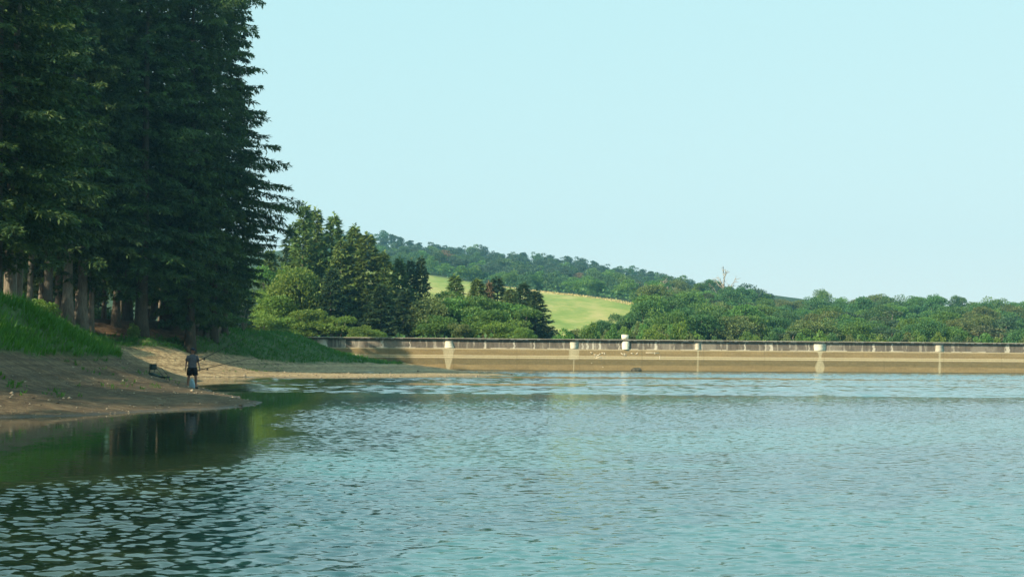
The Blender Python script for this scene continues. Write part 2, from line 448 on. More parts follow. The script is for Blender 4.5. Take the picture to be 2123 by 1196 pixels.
gx = np.arange(-150, 15.01, .5); gy = np.arange(-25, 203.01, .5)
GX, GY = np.meshgrid(gx, gy, indexing='ij')
GZ = bank_z(GX, GY)
zmax = np.interp(GY, (60, 76, 90, 112), (3.2, 2.9, 3.2, 4.1))
GZ = np.where(GZ > zmax, zmax + .7 * np.tanh((GZ - zmax) / .7), GZ)
above = np.clip((GZ - .05) / .6, 0, 1)
GZ = GZ + (fbm(GX * .5, GY * .5, 3) - .5) * .28 * above + (fbm(GX * 1.7, GY * 1.7, 5, 3) - .5) * .10 * above
# where turf and long grass grow: the slope between the beach and the terrace
def turf_mask(X, Y, Z):
    n = fbm(X * .25, Y * .25, 8) - .5
    n2 = fbm(X * .9, Y * .9, 18) - .5
    near = smooth01((78 - Y) / 8)
    lo = np.where(Y < 85, 1.45, np.interp(Y, (100, 119, 124, 128, 138, 148, 178), (2.1, 2.05, 1.85, 1.68, 1.15, .9, .75)))
    hi = np.where(Y < 85, 3.9, np.interp(Y, (85, 100, 108, 116, 125, 135, 145), (3.0, 2.9, 3.1, 3.15, 3.4, 3.7, 4.6)))
    zz = Z + n * .35 + n2 * .3
    m = smooth01((zz - lo) / .25) * smooth01((hi - zz) / .3)
    m *= smooth01((X + 60) / 10)
    return m
TM = turf_mask(GX, GY, GZ)
nx, ny = len(gx), len(gy)
ii, jj = np.meshgrid(np.arange(nx - 1), np.arange(ny - 1), indexing='ij')
BQ = np.stack([ii*ny+jj, (ii+1)*ny+jj, (ii+1)*ny+jj+1, ii*ny+jj+1], -1).reshape(-1, 4)
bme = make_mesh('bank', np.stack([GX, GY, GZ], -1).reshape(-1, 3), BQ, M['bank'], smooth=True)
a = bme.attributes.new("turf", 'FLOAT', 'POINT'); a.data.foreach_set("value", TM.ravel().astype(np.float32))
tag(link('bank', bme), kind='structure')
def gz(x, y):
    """height of the built bank surface"""
    fx = (np.asarray(x, float) - gx[0]) / .5; fy = (np.asarray(y, float) - gy[0]) / .5
    i = np.clip(np.floor(fx).astype(int), 0, nx - 2); j = np.clip(np.floor(fy).astype(int), 0, ny - 2)
    u, v = fx - i, fy - j
    return (GZ[i, j]*(1-u) + GZ[i+1, j]*u)*(1-v) + (GZ[i, j+1]*(1-u) + GZ[i+1, j+1]*u)*v

# water: ripples are real relief out to 62 m, beyond that slopes and roughness stand for them
def lee_mask(X, Y):
    """0 in the calm lee of the near bank, 1 on open water"""
    wob = (fbm(X * .16, Y * .32, 91) - .5) * 3.2 + (fbm(X * .6, Y * 1.4, 92, 3) - .5) * 1.3
    e1 = (X - (-3.9 - .12 * (Y - 22))) * 1.0
    e2 = (16.3 + 2.3 * (X + 5.9) - Y) * .5
    return smooth01((np.maximum(e1, e2) + wob * .5 + .5) / 1.2)
ry = [8.0]
while ry[-1] < 62: ry.append(ry[-1] + .036 * max(1, ry[-1] / 18))
wy = np.array(ry); wx = np.concatenate([np.arange(-26, -13, .11), np.arange(-13, -6.5, .07), np.arange(-6.5, 6.5, .036), np.arange(6.5, 14, .07), np.arange(14, 27.01, .11)])
WX, WY = np.meshgrid(wx, wy, indexing='ij'); WX = WX.copy()
wr = np.random.default_rng(5); WZ = np.zeros(WX.shape)
NWV = 90
for k in range(NWV):
    lam = .12 * (3.8 ** wr.random()); th = math.radians(-70) + wr.normal(0, .62); K = 2 * math.pi / lam
    sl_ = .074 / math.sqrt(NWV / 2) * (1.15 if lam < .28 else .6)
    WZ += sl_ / K * np.sin(K * (WX * math.cos(th) + WY * math.sin(th)) + wr.uniform(0, 6.28)).astype(np.float32)
gust = .45 + 1.1 * fbm(WX * .05, WY * .11, 93, 3) + 1.45 * smooth01((-WX + .5) / 4) * smooth01((24 - WY) / 5)
gust *= np.interp(WY, [0, 26, 33, 42, 50, 58], [1.0, .95, 1.2, 1.45, 1.1, .75])
LM = lee_mask(WX, WY)
fade = smooth01((62 - WY) / .5) * smooth01((26.5 - np.abs(WX)) / 2)
WZ = WZ * gust * (.05 + .95 * LM) * fade
nwx, nwy = len(wx), len(wy)
ii, jj = np.meshgrid(np.arange(nwx - 1), np.arange(nwy - 1), indexing='ij')
wq = np.stack([ii*nwy+jj, (ii+1)*nwy+jj, (ii+1)*nwy+jj+1, ii*nwy+jj+1], -1).reshape(-1, 4)
# second patch: the open lake out to the dam, longer waves, bands of wind and slicks
vx = np.arange(-32, 88.01, .24); vy = np.arange(62.0, 207.01, .21)
UX, UY = np.meshgrid(vx, vy, indexing='ij'); UZ = np.zeros(UX.shape)
for k in range(60):
    lam = .62 * (2.6 ** wr.random()); th = math.radians(-78) + wr.normal(0, .6); K = 2 * math.pi / lam
    UZ += (.105 / math.sqrt(30)) / K * np.sin(K * (UX * math.cos(th) + UY * math.sin(th)) + wr.uniform(0, 6.28)).astype(np.float32)
wob = (fbm(UX * .03, UY * .05, 95, 3) - .5) * 5
Yw = UY + wob
g2 = np.interp(UY + wob * .6, [62, 66, 78, 92, 108, 114, 126, 131, 150, 190], [.85, .75, .70, .65, .65, .62, .62, .9, 1.05, 1.0])
def strip(a, b, e): return smooth01((UY + wob * .12 - a) / e + .5) * smooth01((b - UY - wob * .12) / e + .5)
g2 *= 1 - .96 * strip(116, 126.5, 1.2) * smooth01((40 - UX) / 24)
g2 *= 1 - .90 * strip(81.5, 88, 2.0) * smooth01((14 - UX) / 16)
g2 *= 1 - .75 * strip(86, 88.5, 1.0)
g2 *= 1 - .8 * strip(120, 122.5, .8) * smooth01((UX - 30) / 10)
g2 *= 1 - .85 * smooth01((-15.5 - .05 * (UY - 95) - UX + wob * .4) / 3) * smooth01((110 - UY) / 6)     # lee of the cove
UZ *= g2 * (.88 + .24 * fbm(UX * .03, UY * .10, 96, 3))
f2 = smooth01((UY - 62) / .5) * smooth01((206.5 - UY) / .8) * smooth01((UX + 31.5) / .8) * smooth01((87.5 - UX) / .8)
UZ *= f2
nux, nuy = len(vx), len(vy)
ii, jj = np.meshgrid(np.arange(nux - 1), np.arange(nuy - 1), indexing='ij')
uq = np.stack([ii*nuy+jj, (ii+1)*nuy+jj, (ii+1)*nuy+jj+1, ii*nuy+jj+1], -1).reshape(-1, 4)
x0, x1, y0, y1 = wx[0], wx[-1], wy[0], 62.0
a0, a1, b1 = vx[0], vx[-1], vy[-1]
fv = np.array([(-160, -60, 0), (190, -60, 0), (190, y0, 0), (-160, y0, 0), (x0, y0, 0), (x0, y1, 0), (-160, y1, 0), (x1, y0, 0), (190, y1, 0), (x1, y1, 0),
               (a0, y1, 0), (a0, b1, 0), (-160, b1, 0), (a1, y1, 0), (190, b1, 0), (a1, b1, 0), (190, 225, 0), (-160, 225, 0)], float)
fq = np.array([(0, 1, 2, 3), (3, 4, 5, 6), (7, 2, 8, 9), (6, 10, 11, 12), (13, 8, 14, 15), (12, 14, 16, 17)])
wy[-1] = 62.0
WY[:, -1] = 62.0
nv, nu = WX.size, UX.size
def off_tree_reflection(X, Y): return smooth01((X + .10 * Y + 2.2 + (fbm(X * .3, Y * .3, 97, 3) - .5) * 1.2) / 1.9)  # low where the dark tree reflection is painted into the water
allp = np.concatenate([np.stack([WX, WY, WZ], -1).reshape(-1, 3), np.stack([UX, UY, UZ], -1).reshape(-1, 3), fv])
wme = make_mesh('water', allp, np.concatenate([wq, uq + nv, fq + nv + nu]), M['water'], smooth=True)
a = wme.attributes.new("flat", 'FLOAT', 'POINT'); a.data.foreach_set("value", np.concatenate([np.zeros(nv + nu), np.ones(len(fv))]).astype(np.float32))
a = wme.attributes.new("open", 'FLOAT', 'POINT'); a.data.foreach_set("value", np.concatenate([(.08 + .92 * LM).ravel(), np.clip(g2.ravel(), 0, 1), np.ones(len(fv))]).astype(np.float32))
a = wme.attributes.new("deep", 'FLOAT', 'POINT'); a.data.foreach_set("value", off_tree_reflection(allp[:, 0], allp[:, 1]).astype(np.float32))  # mask for the painted tree reflection, not water depth
tag(link('water', wme), kind='structure')

# ------------------------------------------------------------------ dam
DT = np.array((1, .124, 0)); DT /= np.linalg.norm(DT); DN = np.array((DT[1], -DT[0], 0))   # along, outwards (to the camera)
D0 = np.array((-8.5, 190.0, 0))
def dam_s(px):
    d = ray(px, 730); A = np.array([[d[0], -DT[0]], [d[1], -DT[1]]])
    k, s = np.linalg.solve(A, (D0 - CAM)[:2]); return s
def dam_pt(s, n, z): return D0 + DT * s + DN * n + np.array((0, 0, z))
DM = np.eye(4); DM[:3, 0] = DT; DM[:3, 1] = -DN; DM[:3, 2] = (0, 0, 1); DM[:3, 3] = D0      # local: x along, y away, z up
dam = empty('dam'); dam.matrix_world = Matrix(DM.tolist())
tag(dam, 'long low concrete dam wall with dark streaked parapet across the far shore', 'dam')
S0, S1 = -42.0, 150.0
JP = [668, 930, 1190, 1447, 1700, 1948]
JS = [dam_s(p) for p in JP] + [dam_s(1948) + 17.1 * k for k in range(1, 6)]
BOXS = dam_s(1297)
ds = .12; ss = np.arange(S0, S1 + .01, ds)
# lower wall: profile of (z, n) with two thin mouldings, fine enough for the stains
zs = np.concatenate([np.arange(-1.2, 0, .3), np.arange(0, 2.93, .085), [2.95]])
SS, ZZ = np.meshgrid(ss, zs, indexing='ij')
NN = np.where(np.abs(ZZ - 1.97) < .045, .07, 0) + np.where(np.abs(ZZ - 1.70) < .045, .07, 0) + (2.95 - ZZ) * .03
zc = (ZZ[:-1, :-1] + ZZ[1:, 1:]) / 2; sc = (SS[:-1, :-1] + SS[1:, 1:]) / 2
tanc = np.array((.25, .185, .092)); olive = np.array((.145, .118, .06)); pale = np.array((.50, .43, .29)); wet = np.array((.06, .045, .028))
C = np.tile(tanc, zc.shape + (1,))
nzz = fbm(sc * .35, zc * 1.5, 21); nz2 = fbm(sc * 1.6, zc * 6, 22); nst = fbm(sc * 2.4, zc * .35, 24)
C *= (.74 + .38 * nzz + .2 * (nz2 - .5))[..., None]
def lay(mask, col):
    global C
    C = C * (1 - mask[..., None]) + np.asarray(col) * mask[..., None]
lay(smooth01((zc + (nzz - .5) * .25 - .80) / .06) * smooth01((1.60 - zc) / .05) * .85, olive * (.8 + .4 * nz2[..., None]))
lay(smooth01((.30 - zc + (nst - .5) * .4) / .25) * .35, olive)
lay((zc < .085 + (nst - .5) * .06) * 1.0, wet)
lay((np.abs(zc - 2.28) < .05) * .25 * (nz2 > .45), olive)
lay((np.abs(zc - 1.97) < .06) * .7 + (np.abs(zc - 1.70) < .06) * .7, pale)
lay((np.abs(zc - 1.84) < .07) * .6, np.array((.36, .32, .16)))
lay((zc > 2.84) * .55, pale)  # sunlit upper edge of the wall painted on as a pale line
wid = [.5, .75, .45, .16, .55, .22, .3, .6, .2, .4, .3]
for k, s in enumerate(JS):
    wv = wid[k] * (1 + .5 * (fbm(zc * 1.8, zc * 0 + k, 31) - .5))
    if k == 4: wv = .5 + .25 * np.sin(zc * 2.2) ; 
    if k == 2: wv = np.where(zc > 1.5, .75, .14)
    if k == 1: wv = .25 + .28 * zc * .8
    lay(smooth01((wv - np.abs(sc - s - (zc - 2) * .03)) / .15) * (.45 + .3 * nst), (.46, .41, .27))
for s in np.arange(S0, S1, 17.1 / 2):
    lay((np.abs(sc - s) < .07) * .2 * (nst > .4), olive * .6)
dV = np.stack([SS, -NN, ZZ], -1).reshape(-1, 3)
n1, n2_ = len(ss), len(zs)
ii, jj = np.meshgrid(np.arange(n1 - 1), np.arange(n2_ - 1), indexing='ij')
dQ = np.stack([ii*n2_+jj, (ii+1)*n2_+jj, (ii+1)*n2_+jj+1, ii*n2_+jj+1], -1).reshape(-1, 4)
dC = np.concatenate([C, np.ones(C.shape[:2] + (1,))], -1).reshape(-1, 4)
low = MB(); low.add(dV, dQ, dC[:, :3])
b0 = len(dV)
low.box((S0, .02, -1.2), (S1, 2.4, 2.94), (.3, .26, .2))
low.build('wall', M['concrete'], dam)
# parapet panel with lime streaks
zs2 = np.arange(2.95, 4.06, .09)
SS, ZZ = np.meshgrid(ss, zs2, indexing='ij'); zc = (ZZ[:-1, :-1] + ZZ[1:, 1:]) / 2; sc = (SS[:-1, :-1] + SS[1:, 1:]) / 2
C = np.tile(np.array((.155, .132, .105)), zc.shape + (1,))
a1 = fbm(sc * 3.5, zc * .5, 41); a2 = fbm(sc * .5, zc * .6, 42); a3 = fbm(sc * 7, zc * 1.2, 43)
C *= (.55 + .7 * a1 + .35 * (a3 - .5))[..., None]
lay(smooth01((a2 - .52) / .15) * .5, np.array((.30, .265, .21)))
lay(smooth01((a1 - .62) / .1) * .55, (.42, .38, .30))
lay((zc > 3.95) * .5, (.05, .045, .035))  # shadow under the coping painted along the top of the panel
lay((zc < 3.06) * smooth01((fbm(sc * .8, sc * 0, 47) - .5) / .1) * .8, (.5, .46, .37))
strk = [(793, .16), (1066, .14), (1108, .12), (1208, .1), (1218, .16), (1230, .14), (1244, .16), (1284, .1), (1360, .2), (1545, .12), (1588, .1), (1600, .22), (1812, .2), (1678, .1), (2090, .3), (715, .1), (850, .1), (1006, .16), (1850, .12)]
for px, wv in strk:
    s = dam_s(px)
    lay(smooth01((wv * (1.2 - .3 * (zc - 3)) - np.abs(sc - s + .04 * np.sin(zc * 9))) / .08) * (.5 + .4 * a3), (.62, .57, .46))
for k, s in enumerate(JS):
    lay(smooth01((.75 - np.abs(sc - s - .1 * (4 - zc))) / .3) * .5, (.55, .5, .4))
pV = np.stack([SS, np.full(SS.shape, .12), ZZ], -1).reshape(-1, 3); n2_ = len(zs2)
ii, jj = np.meshgrid(np.arange(n1 - 1), np.arange(n2_ - 1), indexing='ij')
pQ = np.stack([ii*n2_+jj, (ii+1)*n2_+jj, (ii+1)*n2_+jj+1, ii*n2_+jj+1], -1).reshape(-1, 4)
pm = MB(); pm.add(pV, pQ, C.reshape(-1, 3)); pm.box((S0, .125, 2.96), (S1, .45, 4.06), (.2, .18, .15))
pm.build('parapet', M['concrete'], dam)
# coping: slabs of slightly uneven height and tone
cs = np.arange(S0, S1 + .01, .4); prof = [(.62, 4.292), (-.235, 4.292), (-.235, 4.238), (-.218, 4.234), (-.218, 4.058), (.122, 4.058)]
wob_ = (fbm(cs * .12, cs * 0, 55, 3) - .5) * .03
CV = np.stack([np.stack([cs, np.full(len(cs), y_), z_ + wob_], -1) for y_, z_ in prof], 1)
kk, jj = np.meshgrid(np.arange(len(cs) - 1), np.arange(5), indexing='ij')
cn_ = fbm(cs[:-1] * .9, cs[:-1] * 0, 56)[:, None]; cn2 = fbm(cs[:-1] * 3, cs[:-1] * 0 + 4, 57)[:, None]
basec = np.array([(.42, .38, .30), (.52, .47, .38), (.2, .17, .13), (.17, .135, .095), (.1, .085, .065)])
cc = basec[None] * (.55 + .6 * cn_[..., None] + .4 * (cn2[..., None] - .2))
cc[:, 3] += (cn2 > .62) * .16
cp = MB(); cp.add(CV.reshape(-1, 3), np.stack([kk*6+jj+1, kk*6+jj, (kk+1)*6+jj, (kk+1)*6+jj+1], -1).reshape(-1, 4), np.clip(cc, .02, .9).reshape(-1, 3))
cp.build('coping', M['concrete'], dam)
# piers
topw = [.36, .42, .52, .30, .85, .5, .5, .6, .4, .5, .5]; botw = [.70, .66, .46, .36, .75, .6, .5, .7, .5, .6, .5]
def pier(s, tw, bw, shift=0.0, depth=.12, pale_k=1.0):
    m = MB(); K = 7
    for k in range(K):
        f0, f1 = k / K, (k + 1) / K
        z0, z1 = 2.955 + 1.06 * f0, 2.955 + 1.06 * f1
        w0 = bw + (tw - bw) * f0 ** .7; w1 = bw + (tw - bw) * f1 ** .7; x0 = s + shift * (1 - f0); x1 = s + shift * (1 - f1)
        y = .118 - depth
        V = [(x0-w0, y, z0), (x0+w0, y, z0), (x1+w1, y, z1), (x1-w1, y, z1), (x0-w0, .118, z0), (x0+w0, .118, z0), (x1+w1, .118, z1), (x1-w1, .118, z1)]
        c = np.array((.66, .60, .47)) * pale_k * (.98 - .22 * f0 ** 2) * (1 + rng.normal(0, .05))
        m.add(V, [(0, 1, 2, 3), (0, 3, 7, 4), (1, 5, 6, 2)] + ([(0, 4, 5, 1)] if k == 0 else []) + ([(3, 2, 6, 7)] if k == K - 1 else []), c)
    return m.build('pier', M['concrete'], dam)
for k, s in enumerate(JS): pier(s, topw[k], botw[k], .12 if k in (0, 1) else 0, .12, (.75, 1, .9, .8, 1.1, .7, .6, .7, .6, .7, .6)[k])
m = MB(); K = 10           # rounded corbel under the box
for k in range(K):
    f0, f1 = k / K, (k + 1) / K
    z0, z1 = 2.96 + 1.08 * f0, 2.96 + 1.08 * f1
    ring = []
    for f, z in ((f0, z0), (f1, z1)):
        r = .46 + .06 * math.sin(f * 2.5); th = np.linspace(math.pi, 2 * math.pi, 13)
        ring.append(np.stack([BOXS + .02 + r * np.cos(th), .11 + (r * .75) * np.sin(th), np.full(13, z)], -1))
    V = np.concatenate(ring); Q = [(i, i + 1, 13 + i + 1, 13 + i) for i in range(12)]
    m.add(V, Q, np.array((.82, .76, .60)) * (1 - .12 * f0))
m.build('corbel', M['concrete'], dam, smooth=True)
# scrawled white paint on the wall, illegible strokes
def stroke(px_pts, wd=.05):
    P3 = []
    for px, py in px_pts:
        s = dam_s(px); z = P(px, py, dam_pt(s, 0, 0)[1])[2]; P3.append((s, -(2.95 - z) * .03 - .012, z))
    gr = MB(); gr.tube(P3, wd, 5, (.62, .55, .42)); gr.build('paint_stroke', M['concrete'], dam)
for st in ([(1224,730),(1228,732),(1226,734)], [(1231,735),(1236,735),(1234,738),(1232,741)], [(1236,738),(1242,735),(1245,733)], [(1247,731),(1252,732),(1251,735)], [(1253,731),(1254,735)],
           [(1235,742),(1240,741),(1247,741)], [(1287,732),(1291,734),(1293,737)], [(1294,732),(1295,738),(1297,733),(1298,739)], [(1308,732),(1313,733)], [(1318,734),(1322,731),(1321,734)],
           [(1339,731),(1352,731),(1366,732)], [(1357,730),(1358,735)], [(1367,738),(1368,746)], [(1226,752),(1227,753)], [(1249,761),(1251,761)]):
    stroke(st)

# white box on the coping
bx = empty('cabinet'); bx.matrix_world = Matrix(DM.tolist())
tag(bx, 'small white metal box standing on the dam coping above the rounded corbel', 'box')
m = MB(); m.box((BOXS - .50, -.16, 4.36), (BOXS + .36, .42, 4.93), (.80, .74, .58)); m.build('body', M['concrete'], bx)
m = MB(); m.box((BOXS - .53, -.19, 4.932), (BOXS + .39, .45, 4.97), (.85, .8, .66)); m.build('lid', M['concrete'], bx)
m = MB(); m.box((BOXS - .42, -.10, 4.292), (BOXS + .28, .36, 4.358), (.3, .28, .24)); m.build('base', M['concrete'], bx)

# rock at the foot of the dam
def blob_rock(name, mat, size, seed, sub=3):
    import bmesh
    bm = bmesh.new(); bmesh.ops.create_icosphere(bm, subdivisions=sub, radius=1)
    for v in bm.verts:
        c = v.co
        n = fbm(np.array([c.x * 1.6 + 9 + c.z]), np.array([c.y * 1.6 + 5 - c.z * .7]), seed)[0] - .5
        v.co = Vector((c.x * size[0], c.y * size[1], c.z * size[2])) * (1 + .7 * n)
    me = bpy.data.meshes.new(name); bm.to_mesh(me); bm.free(); me.materials.append(mat)
    for p in me.polygons: p.use_smooth = seed % 2 == 0
    return link(name, me)
M['rock'] = mat_simple('grey_rock', (.06, .058, .042), .85, .2, .55, 2.2)
s = dam_s(1311); q = dam_pt(s, 2.4, 0)
rk = blob_rock('boulder', M['rock'], (.74, .55, .50), 3); rk.location = (q[0], q[1], .06)
tag(rk, 'dark grey boulder poking from the water at the foot of the dam', 'rock')

# ------------------------------------------------------------------ hills behind
hp = []
def hpt(px, py, Y): p = P(px, py, Y); hp.append(tuple(p))
for px, py, Y in ((900, 574, 600), (1060, 598, 560), (1200, 613, 520), (1350, 637, 470), (1130, 700, 330), (1250, 690, 330), (1000, 690, 330), (1180, 655, 420),
                  (790, 512, 920), (860, 522, 900), (930, 536, 890), (1060, 548, 880), (1180, 560, 850), (1300, 580, 820), (1400, 594, 800), (1500, 625, 720), (1600, 650, 640),
                  (1700, 690, 420), (1900, 695, 420), (2123, 697, 420), (1500, 690, 400), (700, 505, 940), (600, 520, 940), (400, 560, 940), (840, 564, 615), (700, 552, 640), (1400, 690, 330)): hpt(px, py, Y)
for x in (-150, -60, -20, 20, 60, 100, 160): hp.append((x, 190 + .124 * (x + 8) + 8, 2.6)); hp.append((x, 260 + .124 * x, 2.8))
for x, y, z in ((-400, 300, 10), (-700, 900, 40), (-300, 1300, 30), (300, 1300, 15), (0, 1500, 10), (700, 1300, 10), (600, 700, 10), (400, 300, 4), (900, 400, 5), (-800, 300, 10), (-250, 200, 4), (300, 200, 2)): hp.append((x, y, z))
hill_f = rbf(hp, 1e-4)
hx = np.concatenate([np.arange(-900, -250, 25), np.arange(-250, 250, 5), np.arange(250, 901, 25)])
ht = np.concatenate([np.arange(0, 420, 4), np.arange(420, 1000, 10), np.arange(1000, 1601, 50)])
HX, HT = np.meshgrid(hx, ht, indexing='ij')
HY = 190 + .124 * (np.clip(HX, -150, 200) + 8.5) + 2.2 + HT
HZ = hill_f(HX, HY) - np.where(HX < -30, .35, 0) * (HY < 215)
HZ = HZ + (fbm(HX * .02, HY * .02, 51) - .5) * 2.0 * np.clip((HY - 280) / 150, 0, 1)
FB = [(860, 563), (900, 570), (1060, 594), (1200, 610), (1355, 634), (1380, 640)]
def field_mask(X, Y, Z):
    p = np.stack([X, Y, Z], -1) - CAM
    k = p @ fw; px = PW / 2 + F * (p @ cr) / k
    m = (Y > 300) & (px < 1420) & (px > 760)
    lim = np.interp(px, [760, 900, 1060, 1200, 1350, 1420], [640, 602, 562, 522, 472, 440])
    return smooth01((lim - Y) / 8 + .5) * m
FM = field_mask(HX, HY, HZ)
nx2, ny2 = len(hx), len(ht)
ii, jj = np.meshgrid(np.arange(nx2 - 1), np.arange(ny2 - 1), indexing='ij')
hq = np.stack([ii*ny2+jj, (ii+1)*ny2+jj, (ii+1)*ny2+jj+1, ii*ny2+jj+1], -1).reshape(-1, 4)
hme = make_mesh('hill', np.stack([HX, HY, HZ], -1).reshape(-1, 3), hq, M['hill'], smooth=True)
a = hme.attributes.new("field", 'FLOAT', 'POINT'); a.data.foreach_set("value", FM.ravel().astype(np.float32))
tag(link('hill', hme), kind='structure')
def hz(x, y): return float(hill_f(np.array([x]), np.array([y]))[0])

# ------------------------------------------------------------------ tree meshes
def trunk_mesh(name, H, r, mat, seed, sway=.15, n=10, limbs=()):
    g = np.random.default_rng(seed); K = 14
    f = np.linspace(0, 1, K)
    ph = g.uniform(0, 6.28, 2)
    x = sway * np.sin(f * 3 + ph[0]) - sway * math.sin(ph[0]); y = sway * np.sin(f * 2.5 + ph[1]) - sway * math.sin(ph[1])
    rad = r * (1 - f * .93) + r * .55 * np.exp(-f * H / .5)
    m = MB(); m.tube(np.stack([x, y, f * H - .35 * (1 - f)], -1), rad, n)
    for L in limbs: m.tube(L[0], L[1], 6)
    return m.mesh(name, mat, True)

def fir_mesh(name, mat, H, zb, R, nb, seed, twig=(20, 4), leaf=(.5, .07), droop=.35, power=.8, lift=0.0, bare=0.0, under=.35, prof=None):
    """conifer crown: branches with side twigs of drooping needle sprays"""
    g = np.random.default_rng(seed); m = MB()
    zz = zb + (H - zb) * (np.linspace(0, 1, nb) ** .92); zz += g.normal(0, .12, nb)
    az = np.cumsum(g.uniform(1.7, 3.0, nb))
    for k in range(nb):
        z = min(max(zz[k], zb * .8), H - .05); f = (z - zb) / (H - zb)
        L = R * ((1 - f) ** power) * g.uniform(.62, 1.12) * (min(1, under + f / .14 * (1 - under)) if f < .14 else 1) + .22
        if prof is not None: L = np.interp(z, prof[0], prof[1]) * g.uniform(.55, 1.1)
        if g.random() < bare: L *= .5
        d = np.array((math.cos(az[k]), math.sin(az[k]), 0)); sd = np.array((-d[1], d[0], 0))
        dr = droop * (1 - f * .9) * g.uniform(.6, 1.4) - lift * f
        tip = g.uniform(-.05, .35) * L * .35
        T = np.linspace(0, 1, 7)
        axis = np.stack([d[0]*L*T, d[1]*L*T, z - dr*L*(T**.8) + tip * T**3], -1)
        m.tube(axis, np.linspace(.05 * max(.4, L / R), .012, 7), 4, (.05, 0, 0), cap=False)
        nt_ = max(4, int(twig[0] * L / R + 3)); nl = twig[1]
        t = (g.uniform(.12, 1, nt_)) ** .75
        bp = np.stack([np.interp(t, T, axis[:, i]) for i in range(3)], -1)
        sgn = g.choice((-1, 1), nt_)
        tl = (0.30 + .34 * L * (1 - t * .75)) * g.uniform(.5, 1.1, nt_) * .62
        td = norm(d * g.uniform(.35, .9, nt_)[:, None] + sd * sgn[:, None] * g.uniform(.5, 1.0, nt_)[:, None] + np.array((0, 0, -1)) * g.uniform(.05, .55, nt_)[:, None])
        q = np.linspace(0.05, 1, nl)
        pos = bp[:, None] + td[:, None] * tl[:, None, None] * q[None, :, None]
        pos[..., 2] -= .25 * tl[:, None] * q[None] ** 2
        pos = pos.reshape(-1, 3); dd = np.repeat(td, nl, 0)
        N = len(pos)
        dv = norm(dd + g.normal(0, .42, (N, 3)) + np.array((0, 0, -.22)))
        sv = norm(np.cross(dv, np.array((0, 0, 1.0)) + g.normal(0, .55, (N, 3))))
        bt = np.clip(g.normal(.42, .2), 0, 1)
        c0 = np.clip(bt + .25 * (np.tile(q, nt_) - .5) + g.normal(0, .16, N), 0, 1)
        m.leaves(pos, dv, sv, leaf[0] * g.uniform(.6, 1.3, N), leaf[1] * g.uniform(.7, 1.4, N), np.stack([c0, c0, c0], -1))
        # leader sprays along the branch itself
        N = max(3, int(6 * L / R)); t = g.uniform(.3, 1, N)
        bp = np.stack([np.interp(t, T, axis[:, i]) for i in range(3)], -1)
        dv = norm(d + g.normal(0, .35, (N, 3))); sv = norm(np.cross(dv, g.normal(0, 1, (N, 3))))
        c0 = np.clip(bt + .2 + g.normal(0, .15, N), 0, 1)
        m.leaves(bp, dv, sv, np.full(N, leaf[0]), np.full(N, leaf[1]), np.stack([c0, c0, c0], -1))
    # leading shoot
    N = 14; zt = np.linspace(H - 1.2, H + .5, N); a = g.uniform(0, 6.28, N)
    dv = norm(np.stack([np.cos(a) * .7, np.sin(a) * .7, np.full(N, .7)], -1)); sv = norm(np.cross(dv, g.normal(0, 1, (N, 3))))
    m.leaves(np.stack([0 * zt, 0 * zt, zt], -1), dv, sv, np.full(N, leaf[0] * .8), np.full(N, leaf[1]), np.full((N, 3), .6))
    return m.mesh(name, mat)

def leafy_mesh(name, mat, H, R, nlobes, nleaf, seed, leaf=.32, zb=.2, flat=1.0, shape='round', lobe=.42):
    """broadleaf or pine crown: leaf clumps over irregular lobes spread through the crown's volume"""
    g = np.random.default_rng(seed); m = MB()
    zc0 = H * (zb + (1 - zb) / 2); hz_ = H * (1 - zb) / 2
    cs = []
    while len(cs) < nlobes:
        p = g.uniform(-1, 1, 3)
        if np.linalg.norm(p) > 1: continue
        if shape == 'cone': p[:2] *= (1 - (p[2] + 1) / 2 * .65)
        cs.append(p)
    cs = np.array(cs); rr = np.linalg.norm(cs, axis=1, keepdims=True); cs = cs * (.55 + .45 * rr) if shape != 'pine' else cs
    C3 = cs * np.array((R * .78, R * .78, hz_ * .82)) + np.array((0, 0, zc0))
    lr = R * lobe * g.uniform(.65, 1.25, nlobes)
    wts = lr ** 2 / np.sum(lr ** 2)
    for k in range(nlobes):
        N = max(12, int(nleaf * wts[k]))
        u = norm(g.normal(0, 1, (N, 3))); u[:, 2] = np.where(u[:, 2] < -.35, -u[:, 2], u[:, 2])
        rad = lr[k] * (1 - .55 * g.random(N) ** 2.2) * (1 + .28 * (fbm(u[:, 0] * 2 + k, u[:, 1] * 2 + u[:, 2], seed + k, 2) - .5) * 2)
        pos = C3[k] + u * rad[:, None] * np.array((1, 1, .72 * flat))
        dv = norm(u * .5 + g.normal(0, .7, (N, 3)) + np.array((0, 0, -.15))); sv = norm(np.cross(dv, g.normal(0, 1, (N, 3))))
        bt = np.clip(g.normal(.45, .2), 0, 1)
        c0 = np.clip(bt + g.normal(0, .17, N), 0, 1)
        m.leaves(pos, dv, sv, leaf * g.uniform(.6, 1.5, N), leaf * .42 * g.uniform(.7, 1.3, N), np.stack([c0, c0, c0], -1))
    limbs = []
    for k in np.argsort(-lr)[:7]:
        e = C3[k]; s0 = np.array((0, 0, H * zb * g.uniform(.5, 1.2) + .1)); mid = (s0 + e) / 2 + np.array((0, 0, .05 * H))
        limbs.append((np.stack([s0, mid, e]), np.array((.028, .018, .007)) * H * .8))
    return m.mesh(name, mat), limbs

